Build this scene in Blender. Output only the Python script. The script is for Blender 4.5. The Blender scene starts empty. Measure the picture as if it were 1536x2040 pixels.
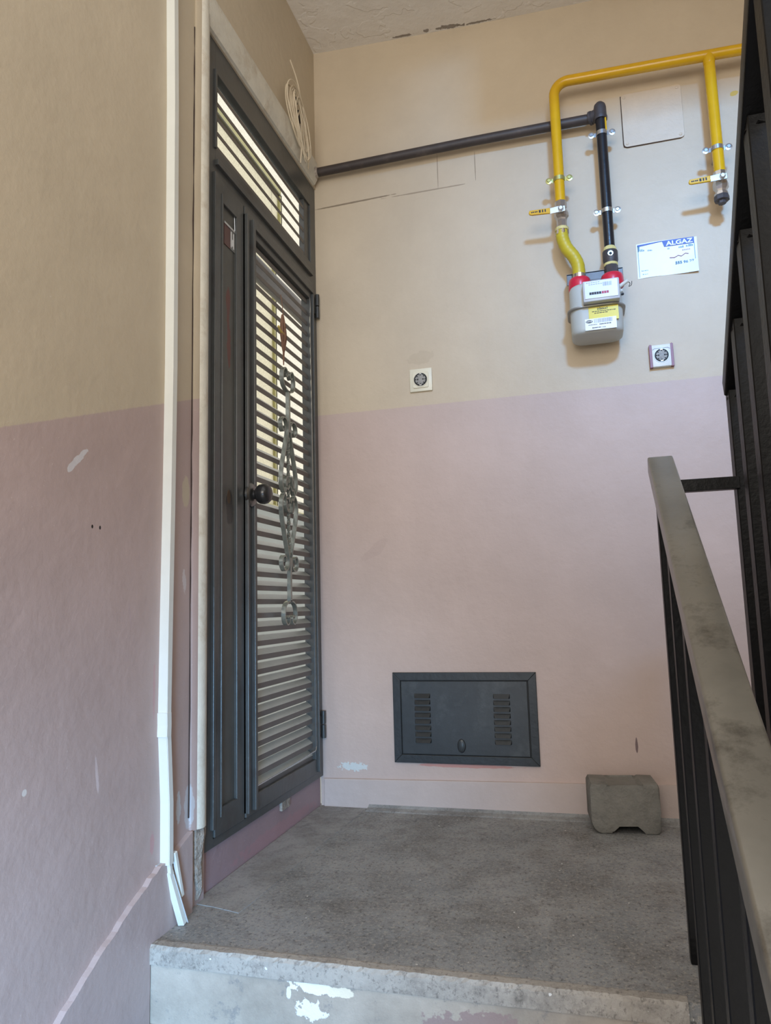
import bpy, bmesh, math, random
from mathutils import Vector, Matrix
C = bpy.context
COL = C.scene.collection
random.seed(4)
PI = math.pi

# ------------------------------------------------------------------ camera
def make_camera():
    cd = bpy.data.cameras.new('camera'); co = bpy.data.objects.new('camera', cd); COL.objects.link(co)
    r = Vector((0.96339862, 0.26675601, -0.02653916)); u = Vector((0.05960369, -0.11662931, 0.9913854))
    f = Vector((-0.26136277, 0.95668116, 0.12826016))
    m = Matrix((( r.x, u.x, -f.x, 0.90532), (r.y, u.y, -f.y, -2.43219), (r.z, u.z, -f.z, 0.66381), (0, 0, 0, 1)))
    co.matrix_world = m
    cd.sensor_fit = 'HORIZONTAL'; cd.sensor_width = 36.0
    cd.lens = 1453.83 / 1536 * 36.0
    cd.clip_start = 0.02; cd.clip_end = 100
    C.scene.camera = co
make_camera()

# ------------------------------------------------------------------ light and exposure
W = bpy.data.worlds.new('daylight'); C.scene.world = W; W.use_nodes = True
wb = W.node_tree.nodes['Background']; wb.inputs[0].default_value = (1.0, 0.975, 0.94, 1); wb.inputs[1].default_value = 1.42

def area(name, loc, target, sx, sy, power, col, spread=180):
    d = bpy.data.lights.new(name, 'AREA'); d.shape = 'RECTANGLE'; d.size = sx; d.size_y = sy; d.energy = power; d.color = col
    d.spread = math.radians(spread)
    o = bpy.data.objects.new(name, d); COL.objects.link(o); o.location = loc
    o.rotation_euler = (Vector(target) - Vector(loc)).to_track_quat('-Z', 'Y').to_euler()
    return o
area('stairwell_window_light', (1.55, -3.45, 2.95), (1.40, 0, 1.82), 0.34, 0.24, 8, (0.20, 0.50, 1.0), 44)
area('lower_window_light', (0.95, -3.6, 0.25), (-0.05, -1.45, -0.12), 0.5, 0.5, 9, (0.27, 0.60, 1.0), 48)
area('rear_fill_light', (0.95, -3.9, 1.75), (0.6, 0, 1.4), 1.5, 1.1, 38, (1.0, 0.92, 0.81))  # added warm fill from behind the camera, brightens the back wall

vs = C.scene.view_settings
C.scene.display_settings.display_device = 'sRGB'
vs.view_transform = 'Standard'; vs.look = 'None'; vs.gamma = 1.0; vs.use_curve_mapping = False
vs.exposure = 0.0

# ------------------------------------------------------------------ materials
def s2l(c):
    return tuple(((v / 255) / 12.92 if v / 255 <= 0.04045 else ((v / 255 + 0.055) / 1.055) ** 2.4) for v in c) + (1.0,)

class NT:
    def __init__(self, m):
        m.use_nodes = True; self.t = m.node_tree; self.b = self.t.nodes['Principled BSDF']
        self.tc = self.t.nodes.new('ShaderNodeTexCoord').outputs['Object']
    def n(self, typ, **kw):
        x = self.t.nodes.new(typ)
        for k, v in kw.items():
            if hasattr(x, k): setattr(x, k, v)
        return x
    def link(self, a, b): self.t.links.new(a, b)
    def setv(self, sock, v):
        if hasattr(v, 'node'): self.link(v, sock)
        else: sock.default_value = v
    def math(self, op, a, b=0.0, c=0.0, clamp=False):
        x = self.n('ShaderNodeMath', operation=op); x.use_clamp = clamp
        self.setv(x.inputs[0], a); self.setv(x.inputs[1], b); self.setv(x.inputs[2], c)
        return x.outputs[0]
    def noise(self, scale, detail=4, rough=0.6, vec=None, stretch=None):
        x = self.n('ShaderNodeTexNoise'); x.inputs['Scale'].default_value = scale
        x.inputs['Detail'].default_value = detail; x.inputs['Roughness'].default_value = rough
        v = vec or self.tc
        if stretch:
            mp = self.n('ShaderNodeMapping'); mp.inputs['Scale'].default_value = stretch; self.link(v, mp.inputs[0]); v = mp.outputs[0]
        self.link(v, x.inputs['Vector'])
        return x.outputs['Fac']
    def ramp(self, v, lo, hi, a=0.0, b=1.0):
        x = self.n('ShaderNodeMapRange'); x.clamp = True
        self.setv(x.inputs['Value'], v); x.inputs['From Min'].default_value = lo; x.inputs['From Max'].default_value = hi
        x.inputs['To Min'].default_value = a; x.inputs['To Max'].default_value = b
        return x.outputs['Result']
    def mix(self, f, a, b):
        x = self.n('ShaderNodeMix', data_type='RGBA'); self.setv(x.inputs['Factor'], f)
        self.setv(x.inputs['A'] if False else x.inputs[6], a); self.setv(x.inputs[7], b)
        return x.outputs[2]
    def xyz(self):
        x = self.n('ShaderNodeSeparateXYZ'); self.link(self.tc, x.inputs[0]); return x.outputs
    def bump(self, h, strength, dist=0.01):
        x = self.n('ShaderNodeBump'); x.inputs['Strength'].default_value = strength; x.inputs['Distance'].default_value = dist
        self.link(h, x.inputs['Height']); self.link(x.outputs[0], self.b.inputs['Normal'])
    def spot(self, plane, cu, cv, ru, rv, rot=0.0, amp=0.5, nscale=40, soft=0.12):
        # an irregular stain of its own shape; plane 'YZ','XZ','XY'
        o = self.xyz(); i = {'X': 0, 'Y': 1, 'Z': 2}
        u = self.math('SUBTRACT', o[i[plane[0]]], cu); v = self.math('SUBTRACT', o[i[plane[1]]], cv)
        c, s = math.cos(rot), math.sin(rot)
        uu = self.math('ADD', self.math('MULTIPLY', u, c / ru), self.math('MULTIPLY', v, s / ru))
        vv = self.math('ADD', self.math('MULTIPLY', u, -s / rv), self.math('MULTIPLY', v, c / rv))
        d = self.math('ADD', self.math('MULTIPLY', uu, uu), self.math('MULTIPLY', vv, vv))
        d = self.math('ADD', self.math('SQRT', d), self.math('MULTIPLY', self.math('SUBTRACT', self.noise(nscale, 3), 0.5), 2 * amp))
        return self.ramp(d, 1.0 - soft, 1.0, 1.0, 0.0)

def mat(name, col, rough=0.6, metal=0.0, var=0.12, scale=14, bump=0.0, bscale=120, spec=0.5, stretch=None, dirt=None):
    m = bpy.data.materials.new(name); t = NT(m)
    c = s2l(col); k = t.noise(scale, 5, 0.65, stretch=stretch)
    dk = tuple(v * (1 - var) for v in c[:3]) + (1,); lt = tuple(min(1, v * (1 + var)) for v in c[:3]) + (1,)
    out = t.mix(t.ramp(k, 0.3, 0.7), dk, lt)
    if dirt:
        out = t.mix(t.math('MULTIPLY', t.ramp(t.noise(dirt[1], 6, 0.7), 0.52, 0.68), dirt[2]), out, s2l(dirt[0]))
    t.link(out, t.b.inputs['Base Color'])
    t.b.inputs['Roughness'].default_value = rough; t.b.inputs['Metallic'].default_value = metal
    t.b.inputs['Specular IOR Level'].default_value = spec
    if bump: t.bump(t.noise(bscale, 4), bump)
    return m

def wall_mat(name, plane, line, spots=(), up=(206, 190, 164), lo=(186, 164, 167)):
    m = bpy.data.materials.new(name); t = NT(m); o = t.xyz()
    nz = t.noise(60, 2)
    lz = line(t, o)
    dz = t.math('SUBTRACT', o[2], t.math('ADD', lz, t.math('MULTIPLY', t.math('SUBTRACT', nz, 0.5), 0.004)))
    msk = t.ramp(dz, -0.0015, 0.0015)
    big = t.ramp(t.noise(2.2, 5, 0.55), 0.3, 0.7); mid = t.ramp(t.noise(11, 5, 0.7), 0.3, 0.75)
    def sh(c, k): return tuple(v * k for v in s2l(c)[:3]) + (1,)
    U = t.mix(big, sh(up, 0.92), sh(up, 1.05)); Lc = t.mix(big, sh(lo, 0.90), sh(lo, 1.06))
    base = t.mix(msk, Lc, U)
    base = t.mix(t.math('MULTIPLY', mid, 0.10), base, s2l((150, 128, 110)))
    base = t.mix(t.math('MULTIPLY', t.ramp(t.noise(150, 2), 0.70, 0.74), 0.35), base, s2l((215, 205, 200)))
    for s in spots:
        args, col, a = s
        f = t.spot(plane, *args)
        base = t.mix(t.math('MULTIPLY', f, a), base, s2l(col))
    t.link(base, t.b.inputs['Base Color'])
    t.b.inputs['Roughness'].default_value = 0.48; t.b.inputs['Specular IOR Level'].default_value = 0.35
    h = t.math('ADD', t.math('MULTIPLY', t.noise(38, 5, 0.6), 1.0), t.math('MULTIPLY', t.noise(9, 3), 1.4))
    t.bump(h, 0.25, 0.006)
    return m

# ------------------------------------------------------------------ mesh helpers
ORG = {}
def obj(name, bm, m, parent=None, origin=None, smooth=False, kind=None):
    me = bpy.data.meshes.new(name)
    org = Vector(origin) if origin is not None else (ORG[parent.name] if parent is not None else Vector((0, 0, 0)))
    bmesh.ops.recalc_face_normals(bm, faces=bm.faces)
    bmesh.ops.translate(bm, verts=bm.verts, vec=-org)
    if smooth:
        for f in bm.faces: f.smooth = True
        for e in bm.edges:
            if len(e.link_faces) == 2 and e.calc_face_angle(0) > math.radians(38): e.smooth = False
    bm.to_mesh(me); bm.free()
    for x in (m if isinstance(m, (list, tuple)) else [m]): me.materials.append(x)
    o = bpy.data.objects.new(name, me); COL.objects.link(o)
    o.parent = parent
    o.location = org - (ORG[parent.name] if parent is not None else Vector((0, 0, 0)))
    ORG[o.name] = org
    if kind: o['kind'] = kind
    return o
def thing(name, label, cat, loc, group=None, kind=None):
    o = bpy.data.objects.new(name, None); COL.objects.link(o); o.location = loc; o.empty_display_size = 0.05
    ORG[o.name] = Vector(loc)
    tag(o, label, cat, group)
    if kind: o['kind'] = kind
    return o
def tag(o, label=None, cat=None, group=None):
    if label: o['label'] = label
    if cat: o['category'] = cat
    if group: o['group'] = group
    return o
def copy_to(o, parent, delta, name=None):
    c = o.copy(); COL.objects.link(c); c.parent = parent; c.location = o.location + Vector(delta)
    ORG[c.name] = ORG[o.name] + Vector(delta)
    return c

def BM(): return bmesh.new()
def box(bm, x0, x1, y0, y1, z0, z1, bev=0.0, seg=2, mi=0):
    vs_ = [bm.verts.new((x, y, z)) for x in (x0, x1) for y in (y0, y1) for z in (z0, z1)]
    fs = [bm.faces.new([vs_[i] for i in q]) for q in ((0, 1, 3, 2), (4, 6, 7, 5), (0, 4, 5, 1), (2, 3, 7, 6), (0, 2, 6, 4), (1, 5, 7, 3))]
    for f in fs: f.material_index = mi
    if bev:
        es = {e for f in fs for e in f.edges}
        bmesh.ops.bevel(bm, geom=list(es), offset=bev, segments=seg, affect='EDGES', profile=0.5)
    return bm
def prism(bm, pts, axis, a, b, bev=0.0, mi=0):
    # polygon in the two other axes, extruded along axis from a to b
    def P(u, v, w):
        return {'X': (w, u, v), 'Y': (u, w, v), 'Z': (u, v, w)}[axis]
    A = [bm.verts.new(P(u, v, a)) for u, v in pts]; B = [bm.verts.new(P(u, v, b)) for u, v in pts]
    fs = [bm.faces.new(A), bm.faces.new(B[::-1])]
    n = len(pts)
    for i in range(n): fs.append(bm.faces.new([A[i], A[(i + 1) % n], B[(i + 1) % n], B[i]]))
    for f in fs: f.material_index = mi
    if bev:
        bmesh.ops.bevel(bm, geom=list({e for f in fs[:2] for e in f.edges}), offset=bev, segments=2, affect='EDGES', profile=0.5)
    return bm
def spline(pts, n=8, closed=False):
    P = [Vector(p) for p in pts]; out = []
    N = len(P)
    rng = range(N if closed else N - 1)
    for i in rng:
        p0 = P[(i - 1) % N] if (closed or i > 0) else P[0] * 2 - P[1]
        p1 = P[i]; p2 = P[(i + 1) % N]
        p3 = P[(i + 2) % N] if (closed or i + 2 < N) else P[-1] * 2 - P[-2]
        for k in range(n):
            t = k / n
            out.append(0.5 * ((2 * p1) + (p2 - p0) * t + (2 * p0 - 5 * p1 + 4 * p2 - p3) * t * t + (3 * p1 - p0 - 3 * p2 + p3) * t ** 3))
    if not closed: out.append(P[-1])
    return out
def tube(bm, path, r, seg=14, caps=True, mi=0, closed=False):
    path = [Vector(p) for p in path]; n = len(path)
    rad = r if isinstance(r, (list, tuple)) else [r] * n
    tan = []
    for i in range(n):
        a = path[(i - 1) % n] if (closed or i > 0) else path[i]; b = path[(i + 1) % n] if (closed or i < n - 1) else path[i]
        tan.append((b - a).normalized())
    nrm = tan[0].orthogonal().normalized(); rings = []
    for i in range(n):
        nrm = (nrm - tan[i] * nrm.dot(tan[i])).normalized(); bi = tan[i].cross(nrm)
        rings.append([bm.verts.new(path[i] + (nrm * math.cos(2 * PI * k / seg) + bi * math.sin(2 * PI * k / seg)) * rad[i]) for k in range(seg)])
    for i in range(n if closed else n - 1):
        A = rings[i]; B = rings[(i + 1) % n]
        for k in range(seg):
            f = bm.faces.new([A[k], A[(k + 1) % seg], B[(k + 1) % seg], B[k]]); f.material_index = mi
    if caps and not closed:
        bm.faces.new(rings[0][::-1]).material_index = mi; bm.faces.new(rings[-1]).material_index = mi
    return bm
def lathe(bm, prof, origin, axis, seg=24, mi=0):
    # prof: list of (distance along axis, radius)
    ax = Vector(axis).normalized(); n1 = ax.orthogonal().normalized(); n2 = ax.cross(n1); O = Vector(origin)
    rings = [[bm.verts.new(O + ax * d + (n1 * math.cos(2 * PI * k / seg) + n2 * math.sin(2 * PI * k / seg)) * max(r, 1e-5)) for k in range(seg)] for d, r in prof]
    for A, B in zip(rings, rings[1:]):
        for k in range(seg): bm.faces.new([A[k], A[(k + 1) % seg], B[(k + 1) % seg], B[k]]).material_index = mi
    bm.faces.new(rings[0][::-1]).material_index = mi; bm.faces.new(rings[-1]).material_index = mi
    return bm
def ribbon(bm, pts, x0, width, thick, n=6):
    # flat bar bent in the YZ plane, its width along X
    P = spline([(0, p[0], p[1]) for p in pts], n); rings = []
    for i, p in enumerate(P):
        t = (P[min(i + 1, len(P) - 1)] - P[max(i - 1, 0)]).normalized(); nn = Vector((0, -t.z, t.y)) * thick / 2
        rings.append([bm.verts.new((x, *(p + s * nn).yz)) for x, s in ((x0, -1), (x0 + width, -1), (x0 + width, 1), (x0, 1))])
    for A, B in zip(rings, rings[1:]):
        for k in range(4): bm.faces.new([A[k], A[(k + 1) % 4], B[(k + 1) % 4], B[k]])
    bm.faces.new(rings[0]); bm.faces.new(rings[-1][::-1])
    return bm
def text(name, body, size, loc, parent, m, sx=1.0, rot_y=0.0, facing='-Y', shear=0.0):
    cu = bpy.data.curves.new(name, 'FONT'); cu.body = body; cu.size = size; cu.extrude = 0.0002; cu.align_x = 'CENTER'; cu.align_y = 'CENTER'
    cu.resolution_u = 3; cu.shear = shear; cu.offset = size * 0.03
    tmp = bpy.data.objects.new(name, cu); COL.objects.link(tmp)
    dg = C.evaluated_depsgraph_get(); me = bpy.data.meshes.new_from_object(tmp.evaluated_get(dg))
    bpy.data.objects.remove(tmp)
    R = Matrix.Rotation(PI / 2, 4, 'X')
    if facing == '+X': R = Matrix.Rotation(PI / 2, 4, 'Z') @ R
    me.transform(R @ Matrix.Rotation(rot_y, 4, 'Z') @ Matrix.Diagonal((sx, 1, 1, 1)))
    me.materials.clear(); me.materials.append(m); me.name = name
    o = bpy.data.objects.new(name, me); COL.objects.link(o); o.parent = parent
    o.location = Vector(loc) - ORG[parent.name]; ORG[o.name] = Vector(loc)
    return o

# ------------------------------------------------------------------ palette
def line_left(t, o):
    z = t.math('ADD', t.math('MULTIPLY', t.math('ADD', o[1], 0.878), 0.35), 1.18)
    return z
def line_back(t, o): return 1.357
def line_none(t, o): return 1.357
spots_left = [((-1.295, 0.948, 0.042, 0.0075, 0.75, 0.5, 60), (206, 204, 208), 0.9),
              ((-0.909, 0.945, 0.017, 0.042, 0.0, 0.35, 40), (190, 178, 158), 1.0),
              ((-0.912, 0.735, 0.008, 0.030, 0.1, 0.8, 60), (205, 196, 196), 0.9),
              ((-0.928, 0.232, 0.010, 0.035, 0.0, 0.7, 60), (196, 200, 206), 0.9),
              ((-0.890, 0.225, 0.014, 0.05, 0.0, 0.6, 50), (196, 196, 200), 0.8),
              ((-1.214, 0.365, 0.004, 0.04, 0.15, 0.6, 60), (206, 190, 190), 0.8),
              ((-1.398, 0.378, 0.006, 0.006, 0.0, 0.2, 40), (214, 208, 204), 0.9),
              ((-1.03, 0.50, 0.004, 0.07, 0.0, 0.7, 50), (190, 128, 136), 0.35),
              ((-1.03, 0.19, 0.008, 0.022, 0.0, 0.7, 50), (196, 130, 138), 0.4),
              ((-1.245, 0.83, 0.003, 0.004, 0.0, 0.1, 40), (30, 26, 26), 1.0),
              ((-1.222, 0.83, 0.003, 0.004, 0.0, 0.1, 40), (30, 26, 26), 1.0),
              ((-1.12, 0.66, 0.003, 0.03, 0.2, 0.5, 60), (180, 160, 160), 0.7)]
spots_back = [((0.106, 0.130, 0.050, 0.014, 0.0, 1.3, 90), (206, 214, 214), 0.85),
              ((0.15, 2.158, 0.17, 0.0035, 0.02, 0.5, 25), (112, 98, 80), 0.75),
              ((0.42, 2.152, 0.16, 0.0028, 0.0, 0.6, 25), (126, 110, 92), 0.6),
              ((0.470, 2.22, 0.0018, 0.07, 0.0, 0.3, 40), (140, 122, 104), 0.7),
              ((0.606, 2.215, 0.0018, 0.06, 0.0, 0.3, 40), (132, 116, 98), 0.7),
              ((0.385, 1.53, 0.05, 0.025, 0.0, 0.7, 30), (160, 144, 120), 0.18),
              ((0.967, 2.315, 0.013, 0.009, 0.3, 0.5, 60), (206, 170, 40), 0.8),
              ((1.462, 2.30, 0.013, 0.009, 0.3, 0.5, 60), (206, 176, 60), 0.8),
              ((0.20, 0.86, 0.06, 0.02, 0.6, 0.8, 20), (150, 124, 122), 0.12),
              ((1.02, 0.22, 0.004, 0.025, 0.0, 0.5, 40), (90, 70, 78), 0.8),
              ((0.49, 0.143, 0.18, 0.006, 0.0, 0.6, 30), (196, 130, 120), 0.7)]
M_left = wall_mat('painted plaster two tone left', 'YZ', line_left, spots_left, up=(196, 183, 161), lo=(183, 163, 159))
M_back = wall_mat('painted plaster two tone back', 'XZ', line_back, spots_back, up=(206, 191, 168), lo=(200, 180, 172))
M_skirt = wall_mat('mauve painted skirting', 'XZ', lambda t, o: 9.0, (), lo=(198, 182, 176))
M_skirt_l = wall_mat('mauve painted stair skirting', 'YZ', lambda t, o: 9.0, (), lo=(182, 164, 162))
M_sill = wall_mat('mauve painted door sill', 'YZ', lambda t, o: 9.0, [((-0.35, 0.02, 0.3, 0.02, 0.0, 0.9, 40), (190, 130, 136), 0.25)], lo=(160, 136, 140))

def ceiling_mat():
    m = bpy.data.materials.new('flaking white ceiling paint'); t = NT(m)
    base = t.mix(t.ramp(t.noise(5, 5), 0.3, 0.7), s2l((228, 222, 214)), s2l((238, 233, 226)))
    for a in ((0.535, -0.014, 0.05, 0.010, 0.0, 1.3, 70), (0.64, -0.009, 0.06, 0.005, 0.0, 1.3, 80), (0.36, -0.010, 0.04, 0.005, 0.0, 1.3, 80), (0.45, -0.014, 0.012, 0.008, 0.0, 0.9, 90)):
        base = t.mix(t.math('MULTIPLY', t.spot('XY', *a), 0.8), base, s2l((116, 104, 92)))
    t.link(base, t.b.inputs['Base Color']); t.b.inputs['Roughness'].default_value = 0.8
    fl = t.ramp(t.noise(9, 3, 0.5), 0.54, 0.56)
    t.bump(t.math('ADD', t.math('MULTIPLY', fl, 0.5), t.noise(30, 5)), 0.35, 0.01)
    return m
M_ceil = ceiling_mat()

def floor_mat(name, a, b, speck=0.5):
    m = bpy.data.materials.new(name); t = NT(m)
    k = t.ramp(t.noise(5, 6, 0.7), 0.3, 0.7)
    base = t.mix(k, s2l(a), s2l(b))
    base = t.mix(t.math('MULTIPLY', t.ramp(t.noise(3.3, 6, 0.75), 0.48, 0.66), 0.55), base, s2l((98, 92, 86)))
    base = t.mix(t.math('MULTIPLY', t.ramp(t.noise(17, 6, 0.8), 0.5, 0.66), 0.45), base, s2l((84, 82, 80)))
    base = t.mix(t.math('MULTIPLY', t.ramp(t.noise(120, 3, 0.8), 0.52, 0.62), speck), base, s2l((178, 172, 164)))
    base = t.mix(t.math('MULTIPLY', t.ramp(t.noise(88, 3, 0.8, stretch=(1.3, 1, 1)), 0.54, 0.66), speck), base, s2l((56, 54, 54)))
    base = t.mix(t.ramp(t.noise(46, 1), 0.77, 0.78), base, s2l((220, 220, 218)))
    t.link(base, t.b.inputs['Base Color']); t.b.inputs['Roughness'].default_value = 0.62
    t.b.inputs['Specular IOR Level'].default_value = 0.35
    t.bump(t.math('ADD', t.noise(90, 5, 0.8), t.noise(8, 4)), 0.4, 0.006)
    return m
M_floor = floor_mat('worn speckled mosaic floor', (128, 133, 137), (164, 166, 167), 0.65)
M_border = floor_mat('smooth cement border', (142, 145, 147), (166, 167, 167), 0.3)
M_nose = floor_mat('worn terrazzo step nosing', (160, 156, 150), (182, 177, 170), 0.45)

def riser_mat():
    m = bpy.data.materials.new('flaking painted cement riser'); t = NT(m)
    base = t.mix(t.ramp(t.noise(6, 6, 0.7), 0.3, 0.7), s2l((150, 142, 132)), s2l((188, 179, 168)))
    base = t.mix(t.math('MULTIPLY', t.ramp(t.noise(22, 6, 0.75), 0.56, 0.64), 0.55), base, s2l((116, 118, 120)))
    for a, c in (((0.365, -0.047, 0.05, 0.011, -0.1, 1.1, 65), (240, 238, 232)), ((0.415, -0.049, 0.024, 0.009, 0.0, 0.7, 50), (232, 224, 204)),
                 ((0.355, -0.086, 0.030, 0.016, 0.0, 1.2, 75), (236, 238, 240)), ((0.31, -0.06, 0.005, 0.012, 0.0, 0.7, 60), (230, 230, 230)),
                 ((0.68, -0.085, 0.10, 0.03, 0.0, 1.2, 45), (150, 132, 130))):
        base = t.mix(t.math('MULTIPLY', t.spot('XZ', *a), 0.95), base, s2l(c))
    t.link(base, t.b.inputs['Base Color']); t.b.inputs['Roughness'].default_value = 0.7
    t.bump(t.noise(30, 6, 0.7), 0.4, 0.008)
    return m
M_riser = riser_mat()

def panel_mat():
    m = bpy.data.materials.new('dark door sheet with rusty chip'); t = NT(m)
    base = t.mix(t.ramp(t.noise(8, 4), 0.3, 0.7), s2l((70, 70, 66)), s2l((84, 84, 80)))
    for a in ((-0.685, 1.50, 0.012, 0.05, 0.0, 0.8, 30), (-0.68, 1.385, 0.011, 0.07, 0.0, 0.8, 30), (-0.684, 1.44, 0.006, 0.08, 0.0, 0.5, 40)):
        base = t.mix(t.spot('YZ', *a), base, s2l((92, 48, 42)))
    base = t.mix(t.spot('YZ', -0.680, 0.965, 0.010, 0.020, 0.0, 0.3, 40), base, s2l((120, 92, 60)))
    base = t.mix(t.math('MULTIPLY', t.spot('YZ', -0.675, 0.94, 0.022, 0.05, 0.0, 0.4, 30), 0.7), base, s2l((26, 24, 24)))
    t.link(base, t.b.inputs['Base Color']); t.b.inputs['Roughness'].default_value = 0.42; return m
M_panel = panel_mat()
M_door = mat('dark grey door enamel', (70, 72, 72), 0.32, 0.0, 0.14, 18, 0.05, 60, dirt=((60, 52, 50), 12, 0.5))
M_slat_lit = mat('louvre enamel lit tone', (164, 169, 167), 0.3, 0.0, 0.10, 12, 0.03, 60)
M_slat_shaded = mat('louvre enamel shaded tone', (100, 95, 92), 0.45, 0.0, 0.12, 12)  # same louvre enamel, darkened to paint in the shade on lips and undersides
M_iron = mat('polished wrought iron', (146, 151, 146), 0.26, 0.7, 0.2, 40, 0.1, 120)
M_knob = mat('black bakelite knob', (40, 40, 42), 0.22, 0.0, 0.1, 20)
M_knobrose = mat('tarnished chrome rose', (120, 120, 120), 0.28, 0.9, 0.2, 40)
M_casing = mat('cream painted casing', (208, 204, 192), 0.5, 0.0, 0.08, 20, 0.2, 50, dirt=((168, 150, 128), 14, 0.5))
M_rot = mat('rotten casing foot', (160, 150, 140), 0.85, 0.0, 0.35, 60, 0.9, 70)
M_crack = mat('dark crack', (58, 44, 40), 0.9)
M_white = mat('white trunking plastic', (218, 220, 215), 0.35, 0.0, 0.03)
M_clearw = mat('grey backing strip plastic', (186, 190, 194), 0.4, 0.0, 0.05)
M_wire = mat('ivory bell wire', (214, 200, 176), 0.5, 0.0, 0.06)
M_tape = mat('black insulating tape', (34, 30, 30), 0.6)
M_yel = mat('yellow gas pipe enamel', (216, 168, 24), 0.25, 0.0, 0.06, 12)
M_yelhose = mat('yellow gas hose sleeve', (196, 176, 46), 0.42, 0.0, 0.08, 20)
M_black = mat('black gas pipe enamel', (30, 31, 36), 0.28, 0.0, 0.2, 30, 0.05, 60)
M_blackold = mat('dusty dark pipe', (62, 54, 52), 0.5, 0.0, 0.2, 16, dirt=((110, 98, 88), 12, 0.35))
M_malle = mat('black malleable iron fitting', (76, 72, 74), 0.5, 0.3, 0.15, 40, 0.15, 90)
M_zinc = mat('zinc plated steel', (200, 204, 208), 0.26, 0.9, 0.08, 40)
M_chrome = mat('nickel plated brass valve', (196, 192, 188), 0.24, 0.9, 0.08, 30)
M_seal = mat('cream sealing thread', (222, 208, 140), 0.7, 0.0, 0.12, 80, 0.4, 200)
M_meter = mat('grey meter enamel', (186, 190, 186), 0.36, 0.0, 0.03)
M_meterbox = mat('pale grey register plastic', (194, 198, 204), 0.3, 0.0, 0.03)
M_red = mat('red seal cap plastic', (206, 40, 66), 0.3, 0.0, 0.06)
M_flange = mat('grey steel seam', (150, 148, 144), 0.4, 0.4, 0.08)
M_bracket = mat('dark steel bracket', (96, 94, 94), 0.45, 0.5, 0.15)
M_paper = mat('white label paper', (236, 238, 242), 0.35, 0.0, 0.02)
M_lilac = mat('dial face print', (214, 216, 230), 0.25, 0.0, 0.03)
M_yelpaper = mat('yellow label paper', (226, 206, 30), 0.4, 0.0, 0.04)
M_ink = mat('black ink', (40, 40, 46), 0.6)
M_inkgrey = mat('grey ink', (150, 152, 168), 0.6)
M_inkblue = mat('blue ink', (50, 66, 158), 0.4)
M_inkteal = mat('teal ink', (60, 110, 140), 0.4)
M_inkrose = mat('faded rose ink', (176, 140, 160), 0.4)
M_inkred = mat('red ink', (176, 60, 84), 0.5)
M_sock = mat('cream socket plastic', (228, 222, 200), 0.35, 0.0, 0.04)
M_sockw = mat('white socket plastic', (226, 230, 228), 0.3, 0.0, 0.04)
M_sockp = mat('mauve painted socket rim', (146, 100, 112), 0.45, 0.0, 0.1)
M_socket_in = mat('grey socket insert', (150, 148, 142), 0.45, 0.0, 0.3, 90, 0.2, 120)
M_dark = mat('black recess', (26, 26, 24), 0.6)
M_hatch = mat('black hatch enamel', (52, 55, 57), 0.36, 0.1, 0.2, 7, 0.05, 40, dirt=((96, 100, 100), 5, 0.4))
M_hatchf = mat('black angle iron', (42, 45, 47), 0.4, 0.1, 0.25, 10, 0.1, 60)
M_conc = mat('grey cast concrete', (128, 126, 120), 0.85, 0.0, 0.14, 22, 0.5, 90, dirt=((96, 96, 94), 14, 0.6))
M_rail = mat('worn steel handrail', (122, 119, 112), 0.30, 0.35, 0.22, 6, 0.03, 30, dirt=((66, 62, 56), 12, 0.8))
M_bar = mat('black glossy railing paint', (9, 9, 11), 0.42, 0.0, 0.3, 40, 0.12, 90, spec=0.22)
M_cover = mat('painted over cover plate', (208, 192, 170), 0.45, 0.0, 0.06, 14, 0.15, 60)
M_herb = mat('dried brown herb', (128, 96, 78), 0.8, 0.0, 0.3, 60, 0.5, 90)
M_herb2 = mat('dried pale stem', (190, 168, 96), 0.8, 0.0, 0.2, 60)
M_winframe = mat('yellowed window frame', (150, 146, 96), 0.5, 0.0, 0.08)
M_winedge = mat('dark window gasket', (60, 56, 40), 0.7)
M_blind = mat('dark rolled awning fabric', (74, 70, 66), 0.5, 0.0, 0.25, 8, 0.2, 30)
M_plate_r = mat('dark red name plate', (84, 52, 50), 0.4)
M_plate_g = mat('grey name plate', (110, 112, 112), 0.4)
M_plaster = mat('plain stairwell plaster', (190, 176, 156), 0.8)
M_concstair = mat('grey cement stair', (120, 116, 110), 0.8, 0.0, 0.12, 10, 0.3, 40)
M_parapet = mat('grey green parapet paint', (136, 142, 139), 0.8, 0.0, 0.06, 6)

def glass_mat(ca=(250, 249, 244), cb=(232, 230, 220)):
    m = bpy.data.materials.new('frosted patterned glass'); t = NT(m)
    t.t.nodes.remove(t.b)
    tr = t.n('ShaderNodeBsdfTranslucent'); gl = t.n('ShaderNodeBsdfGlossy'); gl.inputs['Roughness'].default_value = 0.3
    pat = t.n('ShaderNodeTexVoronoi'); pat.inputs['Scale'].default_value = 90; t.link(t.tc, pat.inputs['Vector'])
    c = t.mix(t.ramp(pat.outputs['Distance'], 0.1, 0.6), s2l(ca), s2l(cb))
    t.link(c, tr.inputs['Color'])
    mx = t.n('ShaderNodeMixShader'); mx.inputs[0].default_value = 0.04
    t.link(tr.outputs[0], mx.inputs[1]); t.link(gl.outputs[0], mx.inputs[2])
    out = [n for n in t.t.nodes if n.type == 'OUTPUT_MATERIAL'][0]; t.link(mx.outputs[0], out.inputs[0])
    return m
M_glass = glass_mat()
M_glass2 = glass_mat((240, 237, 224), (220, 217, 202))

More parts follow.
